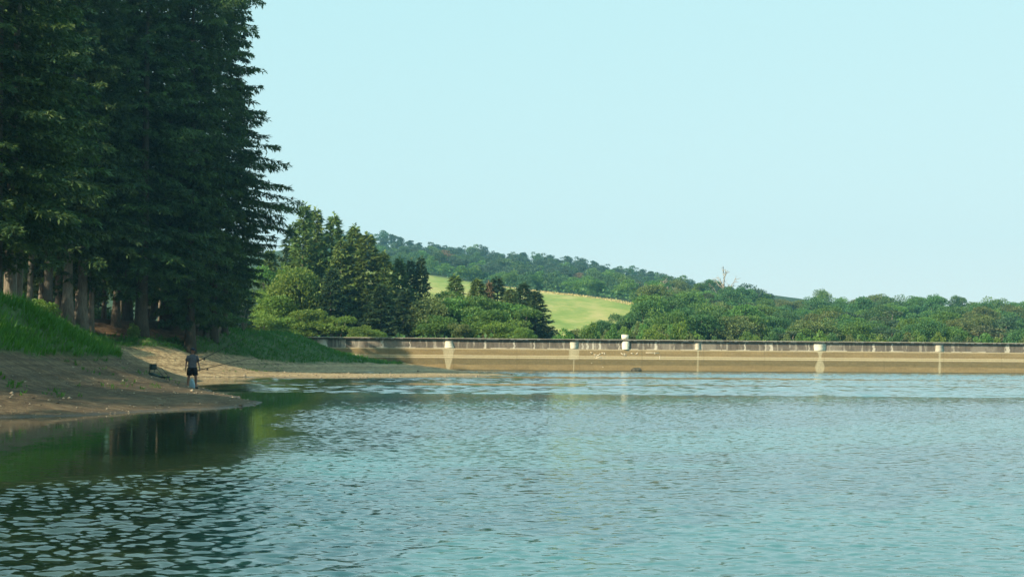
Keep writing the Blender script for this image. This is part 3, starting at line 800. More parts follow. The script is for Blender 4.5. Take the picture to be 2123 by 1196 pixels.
PROTO = {}
def proto(key, crown, trunk, H): PROTO[key] = (crown, trunk, H)
for i in range(4):
    H = 34; proto(f'fir{i}', fir_mesh('fir_crown', M['fir'], H, (5.5, 6.0, 4.5, 7.0)[i], (6.0, 5.2, 6.6, 5.0)[i], 270, 100 + i, (34, 8), (.40, .055), (.42, .32, .5, .3)[i], (.5, .6, .45, .55)[i]),
                  trunk_mesh('trunk', H, (.42, .34, .5, .26)[i], M['bark_dark'], 200 + i), H)
H = 36; proto('fir4', fir_mesh('fir_crown', M['fir'], H, 1.8, 7.0, 400, 106, (46, 8), (.42, .055), .35, prof=((1.8, 5, 9, 12, 14.5, 17, 21, 26, 31, 36), (2.6, 4.0, 5.6, 7.8, 8.3, 6.8, 5.0, 4.2, 3.0, .3))),
              trunk_mesh('trunk', H, .44, M['bark_dark'], 206), H)
H = 42; proto('fir5', fir_mesh('fir_crown', M['fir'], H, 3.0, 7.0, 420, 107, (44, 8), (.42, .055), .42, prof=((3, 8, 18, 24, 28, 31, 34, 37, 42), (3.6, 4.8, 5.4, 5.2, 5.8, 8.3, 8.0, 5.2, .4))),
              trunk_mesh('trunk', H, .5, M['bark_dark'], 207), H)
H = 30; proto('larch', fir_mesh('fir_crown', M['fir'], H, 6.0, 3.0, 130, 111, (22, 7), (.4, .05), .35, .5, 0, .45), trunk_mesh('trunk', H, .20, M['bark_pale'], 211, .25), H)
for i in range(4):
    H = 20; proto(f'spruce{i}', fir_mesh('spruce_crown', M['spruce'], H, 1.0, (4.2, 3.6, 4.6, 3.9)[i], 150, 120 + i, (18, 4), (.7, .12), .12, .85, .45, .1, .9),
                  trunk_mesh('trunk', H, .24, M['bark'], 220 + i), H)
for i in range(6):
    H = 10
    cm, lb = leafy_mesh('leaf_crown', M['leaf_mid'], H, (4.3, 4.8, 3.8, 5.0, 4.2, 4.6)[i], (22, 26, 18, 30, 20, 24)[i], 8000, 130 + i, .30, (.10, .16, .06, .12, .2, .08)[i])
    proto(f'leaf{i}', cm, trunk_mesh('trunk', H * .8, .2, M['bark'], 230 + i, .3, 8, lb), H)
for i in range(3):
    H = 12
    cm, lb = leafy_mesh('pine_crown', M['pine'], H, (3.8, 4.3, 3.4)[i], (15, 18, 13)[i], 4200, 140 + i, .40, (.14, .10, .18)[i], .75, 'pine', .42)
    proto(f'pine{i}', cm, trunk_mesh('trunk', H * .92, .2, M['bark_pale'], 240 + i, .35, 7, lb), H)
for i in range(5):
    H = 10
    cm, lb = leafy_mesh('hill_pine', M['pine'], H, (4.6, 5.2, 4.2, 4.9, 4.0)[i], (16, 20, 13, 18, 12)[i], 2800, 150 + i, .45, (.02, .04, .0, .05, .0)[i], .85, ('round', 'pine', 'round', 'pine', 'cone')[i], .44)
    proto(f'hill{i}', cm, None, H)
for i in range(2):
    H = 4
    cm, lb = leafy_mesh('bush_crown', M['leaf_mid'], H, 2.6, 16, 3200, 160 + i, .3, .0)
    proto(f'bush{i}', cm, trunk_mesh('trunk', 2.2, .09, M['bark'], 250 + i, .1, 6, lb), H)

TREES = []
def tree(name, key, x, y, z, h, label, cat='tree', group=None, mat=None, wide=1.0, rz=None, bark=None, parts=True):
    crown, trunk, H0 = PROTO[key]
    rz = rng.uniform(0, 6.28) if rz is None else rz
    s = h / H0
    if not parts or trunk is None:
        o = link(name, crown)
        o.location = (x, y, z); o.rotation_euler = (0, 0, rz); o.scale = (s * wide, s * wide, s)
        if mat: o.material_slots[0].link = 'OBJECT'; o.material_slots[0].material = M[mat]
        tag(o, label, cat, group); TREES.append(o); return o
    r = empty(name, (x, y, z), rz); r.scale = (s * wide, s * wide, s)
    c = link('crown', crown, r); tr = link('trunk', trunk, r)
    if mat: c.material_slots[0].link = 'OBJECT'; c.material_slots[0].material = M[mat]
    if bark: tr.material_slots[0].link = 'OBJECT'; tr.material_slots[0].material = M[bark]
    tag(r, label, cat, group); TREES.append(r); return r

# ---- tall fir wood on the left bank: (trunk px, depth, variant, height, width, bark, label)
FIRS = [
 (292, 119, 'fir2', 33, 1.15, 'bark_dark', 'massive dark fir with a thick trunk, sunlit moss at its foot'),
 (345, 126, 'fir0', 34, 1.2, 'bark_dark', 'massive dark fir just right of the mossy thick-trunked fir, its trunk equally broad'),
 (440, 130, 'fir4', 36, 1.0, 'bark_dark', 'tall dark fir with wide lower boughs forming the lakeside outline of the wood'),
 (466, 137, 'fir3', 25, 1.0, 'bark', 'slender grey trunked fir at the right end of the wood, above the bare shrub'),
 (395, 124, 'fir5', 42, 1.0, 'bark_dark', 'very tall fir whose high drooping boughs reach furthest over the lake'),
 (240, 120, 'fir1', 32, 0.95, 'bark', 'straight pale trunked fir left of the mossy thick-trunked fir'),
 (264, 128, 'fir0', 31, 0.95, 'bark', 'fir with a thin tan trunk half hidden behind the mossy thick-trunked fir'),
 (188, 116, 'fir3', 32, 0.9, 'bark_pale', 'thin fir with a narrow sunlit trunk, just right of a thicker sunlit one'),
 (170, 114, 'fir2', 32, 0.9, 'bark_pale', 'fir with a stout reddish sunlit trunk between two paler trunks'),
 (139, 112, 'fir0', 33, 1.0, 'bark_pale', 'fir with a broad sunlit trunk split by a pale vertical stripe'),
 (118, 118, 'fir3', 31, 0.9, 'bark_pale', 'thin fir close against the left of the broadest sunlit trunk'),
 (98, 110, 'fir1', 33, 1.05, 'bark_dark', 'dark wide trunked fir in shade behind the top of the grassy bank'),
 (60, 111, 'fir3', 32, 0.95, 'bark_pale', 'fir with a mottled grey trunk rising behind the green grass crest'),
 (20, 84, 'fir0', 30, 1.0, 'bark_pale', 'fir with a pale dappled trunk near the left edge, beside a black trunk'),
 (-14, 80, 'fir2', 29, 1.0, 'bark_dark', 'fir with a broad black trunk at the very left edge'),
]
for px, Y, key, h, wd, bk, lab in FIRS:
    p = P(px, 680, Y); z = float(gz(p[0], Y)) - .1
    tree('fir_tree', key, p[0], Y, z, h, lab, 'fir tree', 'tall firs of the wood on the bank', wide=wd * 34 / h, bark=bk)
p = P(38, 600, 86); tree('fir_tree', 'larch', p[0], 86, float(gz(p[0], 86)) - .1, 30, 'slim conifer whose pale thin trunk shows up through its boughs', 'fir tree', 'tall firs of the wood on the bank', bark='bark_pale')
# deeper rows
saz, caz = math.sin(math.radians(SUN_AZ)), math.cos(math.radians(SUN_AZ))
def lets_sun_by(x, y): return 88.5 < -x * saz + y * caz < 105.5      # the gap through which the sun reaches the far beach
deep = [(-40, 96), (30, 122), (85, 126), (130, 124), (215, 136), (160, 142), (300, 140), (385, 146), (330, 152), (60, 140), (-60, 84), (-90, 118), (250, 154), (-20, 128)]
deep = [q for q in deep if not lets_sun_by((q[0] - PW / 2) / F * q[1], q[1])]
for k, (px, Y) in enumerate(deep):
    p = P(px, 680, Y)
    tree('fir_tree', f'fir{k % 4}', p[0], Y, float(gz(p[0], Y)) - .1, rng.uniform(29, 34) if Y < 139 else rng.uniform(21, 24), 'dark fir deep inside the wood, mostly hidden behind the front firs', 'fir tree', 'firs deep inside the wood', wide=.95, bark=('bark', 'bark_pale', 'bark_dark')[k % 3])
# firs that stand left of the frame and shade the bank
side = [(-25, 20), (-27, 8), (-24, -4), (-33, 14), (-34, 44), (-41, 53), (-31, 30), (-46, 36), (-43, 66), (-53, 47), (-57, 72), (-40, 20), (-60, 62), (-58, 84), (-66, 72), (-50, 100), (-63, 104), (-70, 92), (-46, 116), (-60, 122), (-29, 12), ]
side = [q for q in side if not lets_sun_by(*q)]
for k, (x, y) in enumerate(side):
    tree('fir_tree', f'fir{k % 4}', x, y, float(gz(x, y)) - .1, rng.uniform(26, 32), 'dark fir at the hidden left part of the wood', 'fir tree', 'firs at the hidden left part of the wood', wide=.95)

# young trees that close the view under the firs
und = [(-20, 150), (25, 158), (62, 150), (105, 160), (150, 168), (205, 160), (255, 172), (310, 166), (365, 160), (400, 152), (432, 158), (470, 160), (500, 168), (340, 176), (430, 176)]
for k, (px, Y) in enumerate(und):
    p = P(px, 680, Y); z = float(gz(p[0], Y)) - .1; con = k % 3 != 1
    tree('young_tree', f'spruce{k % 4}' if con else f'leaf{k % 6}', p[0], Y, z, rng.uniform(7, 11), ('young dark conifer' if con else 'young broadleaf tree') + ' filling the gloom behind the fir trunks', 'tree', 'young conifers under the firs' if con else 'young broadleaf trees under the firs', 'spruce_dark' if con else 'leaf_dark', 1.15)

for (x, y), h in zip(((-60, 145), (-64, 149), (-67, 153)), (29, 31, 30)):
    tree('fir_tree', 'fir3', x, y, float(gz(x, y)) - .1, h, 'dark fir at the hidden left part of the wood', 'fir tree', 'firs at the hidden left part of the wood', wide=1.0)

# ---- conifers and broadleaf trees beyond the left end of the dam
def at_px(px, Y, top, name, key, label, cat, group=None, mat=None, wide=1.0, base=None, bark=None):
    p = P(px, top, Y); z = hz(p[0], Y) if base is None else base
    h = p[2] - z
    s = h / PROTO[key][2]
    wide = min(wide, {'leaf': .66, 'pine': .58, 'bush': .7, 'spru': .42}[key[:4]] * h / {'leaf': 4.5, 'pine': 3.9, 'bush': 2.6, 'spru': 4.1}[key[:4]])
    return tree(name, key, p[0], Y, z - .05, h, label, cat, group, mat, wide / s, bark=bark)
G1 = 'spruces beyond the left end of the dam'
MID = [  # px, depth, top y, proto, crown width scale in metres relative to proto, material, label
 (632, 226, 428, 'spruce0', 1.15, 'spruce', 'tallest olive spruce, pointed top leftmost in the clump beyond the dam'),
 (655, 232, 437, 'spruce1', 1.1, 'spruce', 'spruce with a dense pointed top close right of the tallest one'),
 (692, 228, 448, 'spruce2', 1.1, 'spruce', 'narrow spired spruce standing clear against the sky, third top of the clump'),
 (735, 224, 472, 'spruce3', 1.1, 'spruce', 'broad olive spruce with a blunt top, below the end of the hill ridge'),
 (708, 222, 500, 'spruce0', 1.0, 'spruce', 'shorter bluish spruce in front of the spired one'),
 (762, 222, 488, 'spruce1', 1.25, 'spruce', 'dense spruce with a small reddish tip against the hazy hill'),
 (795, 222, 525, 'spruce2', 1.0, 'spruce', 'olive spruce on the shoulder right of the reddish tipped one'),
 (828, 226, 538, 'spruce3', .9, 'spruce', 'short yellowish spruce before the two dark narrow ones'),
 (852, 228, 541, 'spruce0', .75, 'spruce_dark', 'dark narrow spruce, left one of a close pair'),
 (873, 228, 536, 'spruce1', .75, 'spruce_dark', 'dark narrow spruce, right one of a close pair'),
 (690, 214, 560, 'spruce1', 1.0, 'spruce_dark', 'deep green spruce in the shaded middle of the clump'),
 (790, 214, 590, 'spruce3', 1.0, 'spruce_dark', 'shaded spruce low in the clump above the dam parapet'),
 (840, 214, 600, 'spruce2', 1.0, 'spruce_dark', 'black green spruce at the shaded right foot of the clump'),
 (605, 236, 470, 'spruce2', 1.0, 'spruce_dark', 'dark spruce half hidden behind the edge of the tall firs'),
 (560, 230, 520, 'spruce0', 1.0, 'spruce', 'olive spruce behind the bright trees at the edge of the tall firs'),
]
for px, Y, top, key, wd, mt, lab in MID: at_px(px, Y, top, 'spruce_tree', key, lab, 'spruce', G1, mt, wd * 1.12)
G2 = 'sunlit broadleaf trees beyond the left end of the dam'
MIDL = [
 (560, 212, 600, 'leaf0', .95, 'leaf_light', 'bright yellow green round tree at the foot of the tall firs'),
 (610, 216, 545, 'leaf1', .9, 'leaf_light', 'bright bushy tree below the tallest spruce'),
 (570, 218, 540, 'leaf2', .8, 'leaf_mid', 'mid green tree rising behind the bright yellow green one'),
 (545, 206, 640, 'leaf3', .6, 'leaf_light', 'low leafy tree beside the bare pale shrub'),
 (645, 208, 640, 'leaf4', .75, 'leaf_light', 'fresh green leafy tree directly above the first parapet pier'),
 (600, 206, 655, 'leaf5', .6, 'leaf_light', 'low fresh green tree left of the first parapet pier'),
 (700, 207, 650, 'leaf2', .7, 'leaf_light', 'spreading fresh green tree with a ragged top just right of the first pier'),
 (745, 205, 672, 'leaf0', .55, 'leaf_light', 'low fresh green tree with twigs reaching right before the shaded spruces'),
 (780, 205, 680, 'leaf1', .35, 'leaf_light', 'small fresh green shrub tree before the shaded spruces'),
 (900, 224, 594, 'leaf3', 1.0, 'leaf_olive', 'yellow olive tree right of the dark narrow spruce pair'),
 (940, 220, 616, 'leaf4', 1.0, 'leaf_mid', 'mid green round tree above the second pier'),
 (900, 212, 650, 'leaf1', .65, 'leaf_mid', 'low green tree left of the second pier'),
 (978, 222, 612, 'leaf5', 1.0, 'leaf_mid', 'tall green tree in front of the rusty dead spruce'),
 (1004, 212, 632, 'leaf0', .85, 'leaf_mid', 'green tree with a shady underside between second and third pier'),
 (955, 207, 665, 'leaf2', .5, 'leaf_olive', 'olive low tree just right of the second pier'),
 (922, 230, 602, 'leaf5', 1.0, 'leaf_mid', 'green tree behind and left of the second pier'),
 (1035, 224, 622, 'leaf1', 1.0, 'leaf_mid', 'broad green tree filling the middle between rusty spruce and dark end spruce'),
 (1068, 220, 632, 'leaf2', .9, 'leaf_mid', 'green tree leaning against the dark end spruce'),
 (880, 216, 612, 'leaf0', .9, 'leaf_olive', 'olive tree at the foot of the dark narrow pair'),
 (1050, 210, 655, 'leaf3', .6, 'leaf_light', 'light green tree before the dark spruce that ends the clump'),
 (1085, 206, 678, 'leaf4', .4, 'leaf_light', 'small light green bush at the foot of the dark end spruce'),
]
for px, Y, top, key, wd, mt, lab in MIDL: at_px(px, Y, top, 'broadleaf_tree', key, lab, 'broadleaf tree', G2, mt, wd * 1.15)
MID3 = [
 (944, 240, 572, 'spruce1', .95, 'spruce', 'small pointed conifer before the yellow field, leftmost of its row'),
 (990, 238, 580, 'spruce3', 1.0, 'spruce', 'conifer with a twin blunt top before the yellow field'),
 (1014, 238, 585, 'spruce2', .5, 'rust', 'rusty brown dead spruce in the row before the field'),
 (1030, 240, 577, 'spruce0', 1.0, 'spruce_dark', 'dark conifer just right of the rusty dead spruce'),
 (1085, 232, 588, 'spruce2', 1.0, 'spruce_dark', 'tallest dark spruce of the row before the field'),
 (1060, 234, 600, 'spruce1', 1.0, 'spruce', 'olive conifer between the rusty spruce and the dark end spruce'),
 (1112, 226, 604, 'spruce3', 1.15, 'spruce_dark', 'dark feathery spruce that ends the clump against the field'),
]
for px, Y, top, key, wd, mt, lab in MID3: at_px(px, Y, top, 'spruce_tree', key, lab, 'spruce', 'conifers in front of the yellow field', mt, wd * 1.2)

# ---- mixed wood to the right, rows by depth; skyline from the photograph
SKY = np.array([(1340, 560), (1400, 575), (1450, 578), (1500, 585), (1540, 598), (1600, 612), (1660, 622), (1690, 599), (1712, 594), (1740, 615), (1780, 606), (1800, 616), (1840, 606),
                (1900, 613), (1950, 609), (2000, 616), (2060, 615), (2123, 624), (2200, 622), (2300, 615)], float)
def skyline(px): return float(np.interp(px, SKY[:, 0], SKY[:, 1]))
ORD = 'first second third fourth fifth sixth seventh eighth ninth tenth eleventh twelfth thirteenth fourteenth fifteenth sixteenth seventeenth eighteenth nineteenth twentieth'.split()
def ordinal(n):
    if n <= 20: return ORD[n - 1]
    tens = {2: 'twenty', 3: 'thirty', 4: 'forty', 5: 'fifty', 6: 'sixty'}; ten_th = {2: 'twentieth', 3: 'thirtieth', 4: 'fortieth', 5: 'fiftieth', 6: 'sixtieth'}
    a, b = divmod(n, 10)
    return ten_th[a] if b == 0 else f'{tens[a]}-{ORD[b - 1]}'
TONE = {'leaf_mid': 'mid green', 'leaf_dark': 'dark green', 'leaf_olive': 'olive', 'leaf_light': 'light green', 'pine': 'dark green', 'pine_olive': 'brownish olive', 'rust': 'rusty brown'}
def zone(px):
    for lim, s in ((1447, 'left of the narrow pier'), (1700, 'between the narrow pier and the wide white one'), (1948, 'between the wide white pier and the next'), (1e9, 'right of the last pier')):
        if px < lim: return s
wood = []
g = np.random.default_rng(77)
ROWS = [('back', 470, 36, 1.0, 0), ('rear', 420, 36, 1.0, 9), ('middle', 350, 38, 1.05, 24), ('second', 295, 38, 1.0, 38), ('front', 250, 33, .9, 54)]
for ri, (rn, Y0, stp, wd, dy) in enumerate(ROWS):
    px = 1372 - ri * 8
    while px < 2190:
        Y = Y0 + g.uniform(-14, 14) + (25 if px < 1500 and ri < 3 else 0)
        top = skyline(px) + dy + g.uniform(-8, 12) * (1 if ri else .8) + (0 if ri else -2)
        if px < 1560: top += (px < 1450) * 8
        top = min(top, 684)
        r_ = g.random()
        if r_ < (.18 if ri > 1 else .05): key, mt = f'pine{g.integers(3)}', ('pine' if g.random() < .72 else 'pine_olive')
        else: key, mt = f'leaf{g.integers(6)}', ('leaf_mid', 'leaf_dark', 'leaf_dark', 'leaf_olive', 'leaf_mid')[g.integers(5)]
        wood.append([px, Y, top, key, mt, wd * g.uniform(.85, 1.15), rn])
        px += stp * g.uniform(.75, 1.25) * (1.05 if ri < 2 else 1)
# clump left of the wood, before the field's right end
for px, Y, top, key, mt, wd in ((1225, 262, 672, 'leaf0', 'leaf_mid', .45), (1255, 265, 660, 'leaf1', 'leaf_dark', .6), (1290, 268, 645, 'leaf2', 'leaf_dark', .75), (1320, 270, 635, 'leaf3', 'leaf_dark', .8), (1345, 266, 637, 'leaf4', 'leaf_dark', .7), (1365, 262, 660, 'pine0', 'pine_olive', .8), (1390, 258, 665, 'pine1', 'pine_olive', .8), (1340, 256, 672, 'leaf5', 'leaf_dark', .5)):
    wood.append([px, Y, top, key, mt, wd, 'clump'])
cnt = {}
for t in sorted(wood, key=lambda q: q[0]):
    px, Y, top, key, mt, wd, rn = t
    kind = 'pine' if key.startswith('pine') else 'broadleaf tree'
    if rn == 'clump': k = ('clump', kind, mt); base = f'{TONE[mt]} {kind} in the clump before the right end of the field'
    else:
        k = (rn, kind, mt, zone(px)); base = f'{TONE[mt]} {kind}, {rn} row, {zone(px)}'
    cnt.setdefault(k, []).append((t, base))
for k, lst in cnt.items():
    for i, (t, base) in enumerate(lst):
        px, Y, top, key, mt, wd, rn = t
        lab = base if len(lst) == 1 else f'{ordinal(i + 1)} {base}'
        at_px(px, Y, top, 'pine_tree' if key.startswith('pine') else 'broadleaf_tree', key, lab, 'tree', 'mixed wood beyond the dam', mt, wd)
# bare tree on the skyline and dead snags at the edge of the pines
def bare_tree(name, H, seed, mat, spread=.45):
    g = np.random.default_rng(seed); m = MB()
    m.tube([(0, 0, -.3), (.05 * H * .2, 0, H * .35), (0, .03 * H, H * .62), (.02 * H, 0, H * .9)], np.array((.022, .016, .010, .004)) * H, 7)
    lm = MB()
    for k in range(13):
        z = H * g.uniform(.3, .9); a = g.uniform(0, 6.28); L = H * spread * (1.1 - z / H) * g.uniform(.7, 1.2) + .1 * H
        d = np.array((math.cos(a), math.sin(a), 0)); e = np.array((0, 0, z)) + d * L * .8 + np.array((0, 0, L * .75)); mid = np.array((0, 0, z)) + d * L * .45 + np.array((0, 0, L * .25))
        lm.tube([(0, 0, z), mid, e], np.array((.009, .007, .003)) * H, 5)
        for j in range(4):
            f = g.uniform(.3, 1); b = mid * (1 - f) + e * f; q = norm(d + g.normal(0, .6, 3) + np.array((0, 0, .6)))
            lm.tube([b, b + q * L * .35], np.array((.006, .003)) * H, 4)
    r = empty(name); m.build('trunk', mat, r, True); lm.build('branches', mat, r, True); return r
p = P(1500, 556, 470); zb_ = hz(p[0], 470); r = bare_tree('dead_tree', p[2] - zb_, 5, M['dead_wood'], .38); r.location = (p[0], 470, zb_)
tag(r, 'leafless grey tree whose bare fan of branches sticks out above the wood skyline', 'dead tree')
for i, (px, Y, top, lab) in enumerate(((1340, 480, 600, 'bare pale snag at the lower edge of the pines, left one'), (1375, 470, 575, 'tall bare pale snag beside the field corner'), (1398, 470, 592, 'shorter bare snag right of the tall one, among brown pines'))):
    p = P(px, top, Y); zb_ = hz(p[0], Y); r = bare_tree('dead_tree', p[2] - zb_, 20 + i, M['dead_wood'], .14); r.location = (p[0], Y, zb_)
    tag(r, lab, 'dead tree', 'bare snags by the field')

# bushes along the foot of the field, behind the parapet
i = 0
for px in np.arange(1128, 1440, 19):
    i += 1
    at_px(px + g.uniform(-5, 5), 222 + g.uniform(-6, 16), 678 + g.uniform(-10, 12), 'bush', f'bush{i % 2}', f'{ordinal(i)} bush from the left in the low row between dam and field', 'bush', 'low bushes behind the parapet', ('leaf_mid', 'leaf_light', 'leaf_olive')[i % 3], g.uniform(.5, .75))
i = 0
for px in np.arange(1450, 2180, 31):
    i += 1
    at_px(px + g.uniform(-9, 9), 222 + g.uniform(-4, 10), 692 + .006 * (px - 1450) + g.uniform(-9, 8), 'bush', f'bush{i % 2}', f'{ordinal(i)} bush right of the narrow pier, peeping over the parapet', 'bush', 'bushes peeping over the parapet', ('leaf_mid', 'leaf_light', 'leaf_dark', 'leaf_olive')[i % 4], g.uniform(.45, .65))

# ---- hill forest: rows of pines, from the ridge down to the field
RIDGE = np.array([(560, 500), (700, 478), (740, 476), (790, 473), (860, 488), (930, 503), (1000, 507), (1060, 515), (1130, 523), (1180, 526), (1240, 538), (1300, 546), (1400, 563), (1450, 577), (1540, 600), (1620, 622)], float)
EDGE = np.array([(560, 600), (860, 566), (900, 570), (1060, 593), (1200, 609), (1360, 632), (1420, 650), (1620, 690)], float)
NR = 8; hill = {}
for r_ in range(NR):
    px = 650 + 11 * (r_ % 2); f = r_ / (NR - 1)
    hill[r_] = []
    while px < 1600:
        if r_ > 2 and px < 735: px += 20; continue
        y0 = np.interp(px, RIDGE[:, 0], RIDGE[:, 1]); y1 = np.interp(px, EDGE[:, 0], EDGE[:, 1])
        Yt = np.interp(px, [700, 900, 1100, 1350, 1600], [930, 895, 870, 810, 650]); Yb = np.interp(px, [700, 900, 1060, 1200, 1350, 1600], [650, 612, 572, 532, 482, 440])
        Y = Yt + (Yb - Yt) * f + g.uniform(-12, 12)
        p = P(px, 600, Y); zg = hz(p[0], Y)
        if r_ == 0: p = P(px, y0 + g.uniform(-5, 7), Y); h = max(4, p[2] - zg)
        else: h = g.uniform(6.8, 10.5) * (.85 if r_ == NR - 1 else 1)
        hill[r_].append((px, p[0], Y, zg, h))
        px += (22.5 + 6 * f) * g.uniform(.7, 1.3)
RN = ['on the ridge skyline', 'just below the ridge skyline', 'third row below the skyline', 'fourth row below the skyline', 'mid slope above the field', 'lower slope above the field', 'next to lowest row above the field', 'lowest row at the field edge']
for r_, lst in hill.items():
    for k, (px, x, Y, zg, h) in enumerate(lst):
        q = g.random(); key = f'hill{g.integers(5)}' if r_ > 1 else f'hill{(0, 2, 4, 0)[g.integers(4)]}'
        mt = 'pine' if q < .62 else ('leaf_dark' if q < .88 else 'leaf_mid')
        if 1330 < px < 1440 and r_ > 3 and g.random() < .5: mt = 'pine_olive'
        if r_ >= 4 and g.random() < .02: mt = 'rust'
        if r_ == NR - 1 and mt == 'pine': mt = 'leaf_mid'
        tn = {'pine': 'bluish pine', 'leaf_dark': 'dark rounded tree', 'leaf_mid': 'green rounded tree', 'pine_olive': 'brownish olive tree', 'rust': 'rusty dead tree'}[mt]
        s = h / 10; mt = {'pine': 'hill_pine', 'leaf_dark': 'hill_leaf'}.get(mt, mt)
        tree('hill_tree', key, x, Y, zg - .3, h, f'{tn}, {ordinal(k + 1)} from the left, {RN[r_]}', 'tree', 'forest on the hazy hill', mt, g.uniform(.85, 1.2) / s ** .5, parts=False)
# undergrowth filling the wood floors
ug = MB()
def scatter_under(n, fn, leaf, hmax):
    XY = fn(n); z = hill_f(XY[:, 0], XY[:, 1]) + g.uniform(0, hmax, n)
    pos = np.stack([XY[:, 0], XY[:, 1], z], -1); dv = norm(g.normal(0, 1, (n, 3)) + np.array((0, 0, .4))); sv = norm(np.cross(dv, g.normal(0, 1, (n, 3))))
    c = np.clip(g.normal(.4, .2, n), 0, 1); ug.leaves(pos, dv, sv, leaf * g.uniform(.6, 1.4, n), leaf * .5 * g.uniform(.7, 1.2, n), np.stack([c, c, c], -1))
def fa(n):
    px = g.uniform(1330, 2200, n); Y = g.uniform(240, 470, n); return np.stack([(px - PW/2) / F * Y, Y], -1)
def fb(n):
    px = g.uniform(640, 1600, n); f = g.random(n)
    Yt = np.interp(px, [700, 900, 1100, 1350, 1600], [930, 895, 870, 810, 650]); Yb = np.interp(px, [700, 900, 1060, 1200, 1350, 1600], [650, 610, 568, 528, 478, 430])
    Y = Yt + (Yb - Yt) * f; return np.stack([(px - PW/2) / F * Y, Y], -1)
def fc(n):
    px = g.uniform(500, 1120, n); Y = g.uniform(204, 245, n); return np.stack([(px - PW/2) / F * Y, Y], -1)
scatter_under(9000, fa, .9, 2.5); scatter_under(16000, fb, 1.1, 3.0); scatter_under(6000, fc, .6, 2.2)
tag(ug.build('undergrowth', M['leaf_dark']), 'dark green undergrowth between the trees', 'undergrowth', kind='stuff')
# straw tufts along the field's top edge
sm = MB(); n = 1800
px = g.uniform(1040, 1385, n); Yl = np.interp(px, [760, 900, 1060, 1200, 1350, 1420], [640, 602, 562, 522, 472, 440]) - g.uniform(0, 14, n)
xy = np.stack([(px - PW/2) / F * Yl, Yl], -1); pos = np.stack([xy[:, 0], xy[:, 1], hill_f(xy[:, 0], xy[:, 1]) - .1], -1)
dv = norm(np.stack([g.normal(0, .4, n), g.normal(0, .4, n), np.ones(n)], -1)); sv = norm(np.cross(dv, g.normal(0, 1, (n, 3))))
c = np.clip(g.normal(.5, .3, n), 0, 1)
sm.leaves(pos, dv, sv, g.uniform(.3, .9, n), g.uniform(.12, .3, n), np.stack([c, c, c], -1))
M['straw'] = mat_leaf('straw', (.34, .29, .12), (.52, .43, .20), .2, 0)
tag(sm.build('straw', M['straw']), 'dry straw coloured grass along the upper edge of the field', 'grass', kind='stuff')

# ------------------------------------------------------------------ grass on the bank
gm = MB()
def grass(n, xr, yr, hgt, bl, lim=.35):
    x = g.uniform(*xr, n); y = g.uniform(*yr, n); z = gz(x, y); keep = turf_mask(x, y, z) > lim + g.uniform(-.25, .4, n)
    x, y, z = x[keep], y[keep], z[keep]; n = len(x)
    cl = fbm(x * .35, y * .35, 61); h = hgt * (.45 + 1.0 * cl) * g.uniform(.7, 1.3, n); lean = (fbm(x * .2, y * .2, 62) - .5) * 1.2
    for b in range(bl):
        a = g.uniform(0, 6.28, n); dv = norm(np.stack([np.cos(a) * .45 + .25 + lean * .4, np.sin(a) * .45 - .1, np.full(n, 1.0)], -1)); sv = np.stack([-np.sin(a), np.cos(a), 0 * a], -1)
        c = np.clip(.15 + .75 * fbm(x * .8, y * .8, 63) + g.normal(0, .13, n), 0, 1)
        base = np.stack([x + g.normal(0, .07, n), y + g.normal(0, .07, n), z - .04], -1)
        gm.leaves(base, dv, sv, h * g.uniform(.6, 1.1, n), g.uniform(.012, .03, n) * (1.6 if yr[0] > 80 else 1.0), np.stack([c, c, c], -1))
grass(26000, (-40, -14), (36, 86), .55, 5)
grass(34000, (-55, -8), (86, 184), .42, 4)
tag(gm.build('grass', M['grass']), 'long green grass on the slope above the beach', 'grass', kind='stuff')
# sparse tufts on the upper beach
gm = MB()
n = 2600; x = g.uniform(-32, -12, n); y = g.uniform(38, 140, n); z = gz(x, y); k = (z > .35) & (z < 2.4) & (fbm(x * .3, y * .3, 71) > .54); x, y, z = x[k], y[k], z[k]; n = len(x)
for b in range(6):
    a = g.uniform(0, 6.28, n); dv = norm(np.stack([np.cos(a) * .7, np.sin(a) * .7, np.ones(n)], -1)); sv = np.stack([-np.sin(a), np.cos(a), 0 * a], -1); c = np.clip(g.normal(.5, .25, n), 0, 1)
    gm.leaves(np.stack([x + g.normal(0, .05, n), y + g.normal(0, .05, n), z - .02], -1), dv, sv, g.uniform(.08, .24, n), g.uniform(.01, .025, n), np.stack([c, c, c], -1))
tag(gm.build('weeds', M['grass']), 'sparse green weeds on the bare shore', 'weeds', kind='stuff')
# pebbles
pb = MB(); n = 5200
x = g.uniform(-26, -6, n); y = g.uniform(32, 72, n); x[3000:] = g.uniform(-30, 2, n - 3000); y[3000:] = g.uniform(95, 150, n - 3000)
z = gz(x, y); k = (z > -.03) & (z < 1.3) & ((fbm(x * .6, y * .6, 81) > .5) | (z < .15)); x, y, z = x[k], y[k], z[k]
oc = np.array([(1,0,0),(0,1,0),(-1,0,0),(0,-1,0),(0,0,1),(0,0,-1)], float)
of = [(0,1,4,4),(1,2,4,4),(2,3,4,4),(3,0,4,4),(1,0,5,5),(2,1,5,5),(3,2,5,5),(0,3,5,5)]
for i in range(len(x)):
    s = min(.13, .012 + g.exponential(.018)) * (1.5 if y[i] > 90 else 1); a = g.uniform(0, 6.28); R_ = np.array(((math.cos(a), -math.sin(a), 0), (math.sin(a), math.cos(a), 0), (0, 0, 1)))
    V = (oc * g.uniform(.7, 1.3, (6, 1)) * np.array((s, s * g.uniform(.6, 1), s * .55))) @ R_.T + np.array((x[i], y[i], z[i] + s * .15))
    pb.add(V, of, np.array((.30, .25, .18)) * g.uniform(.2, 1.4))
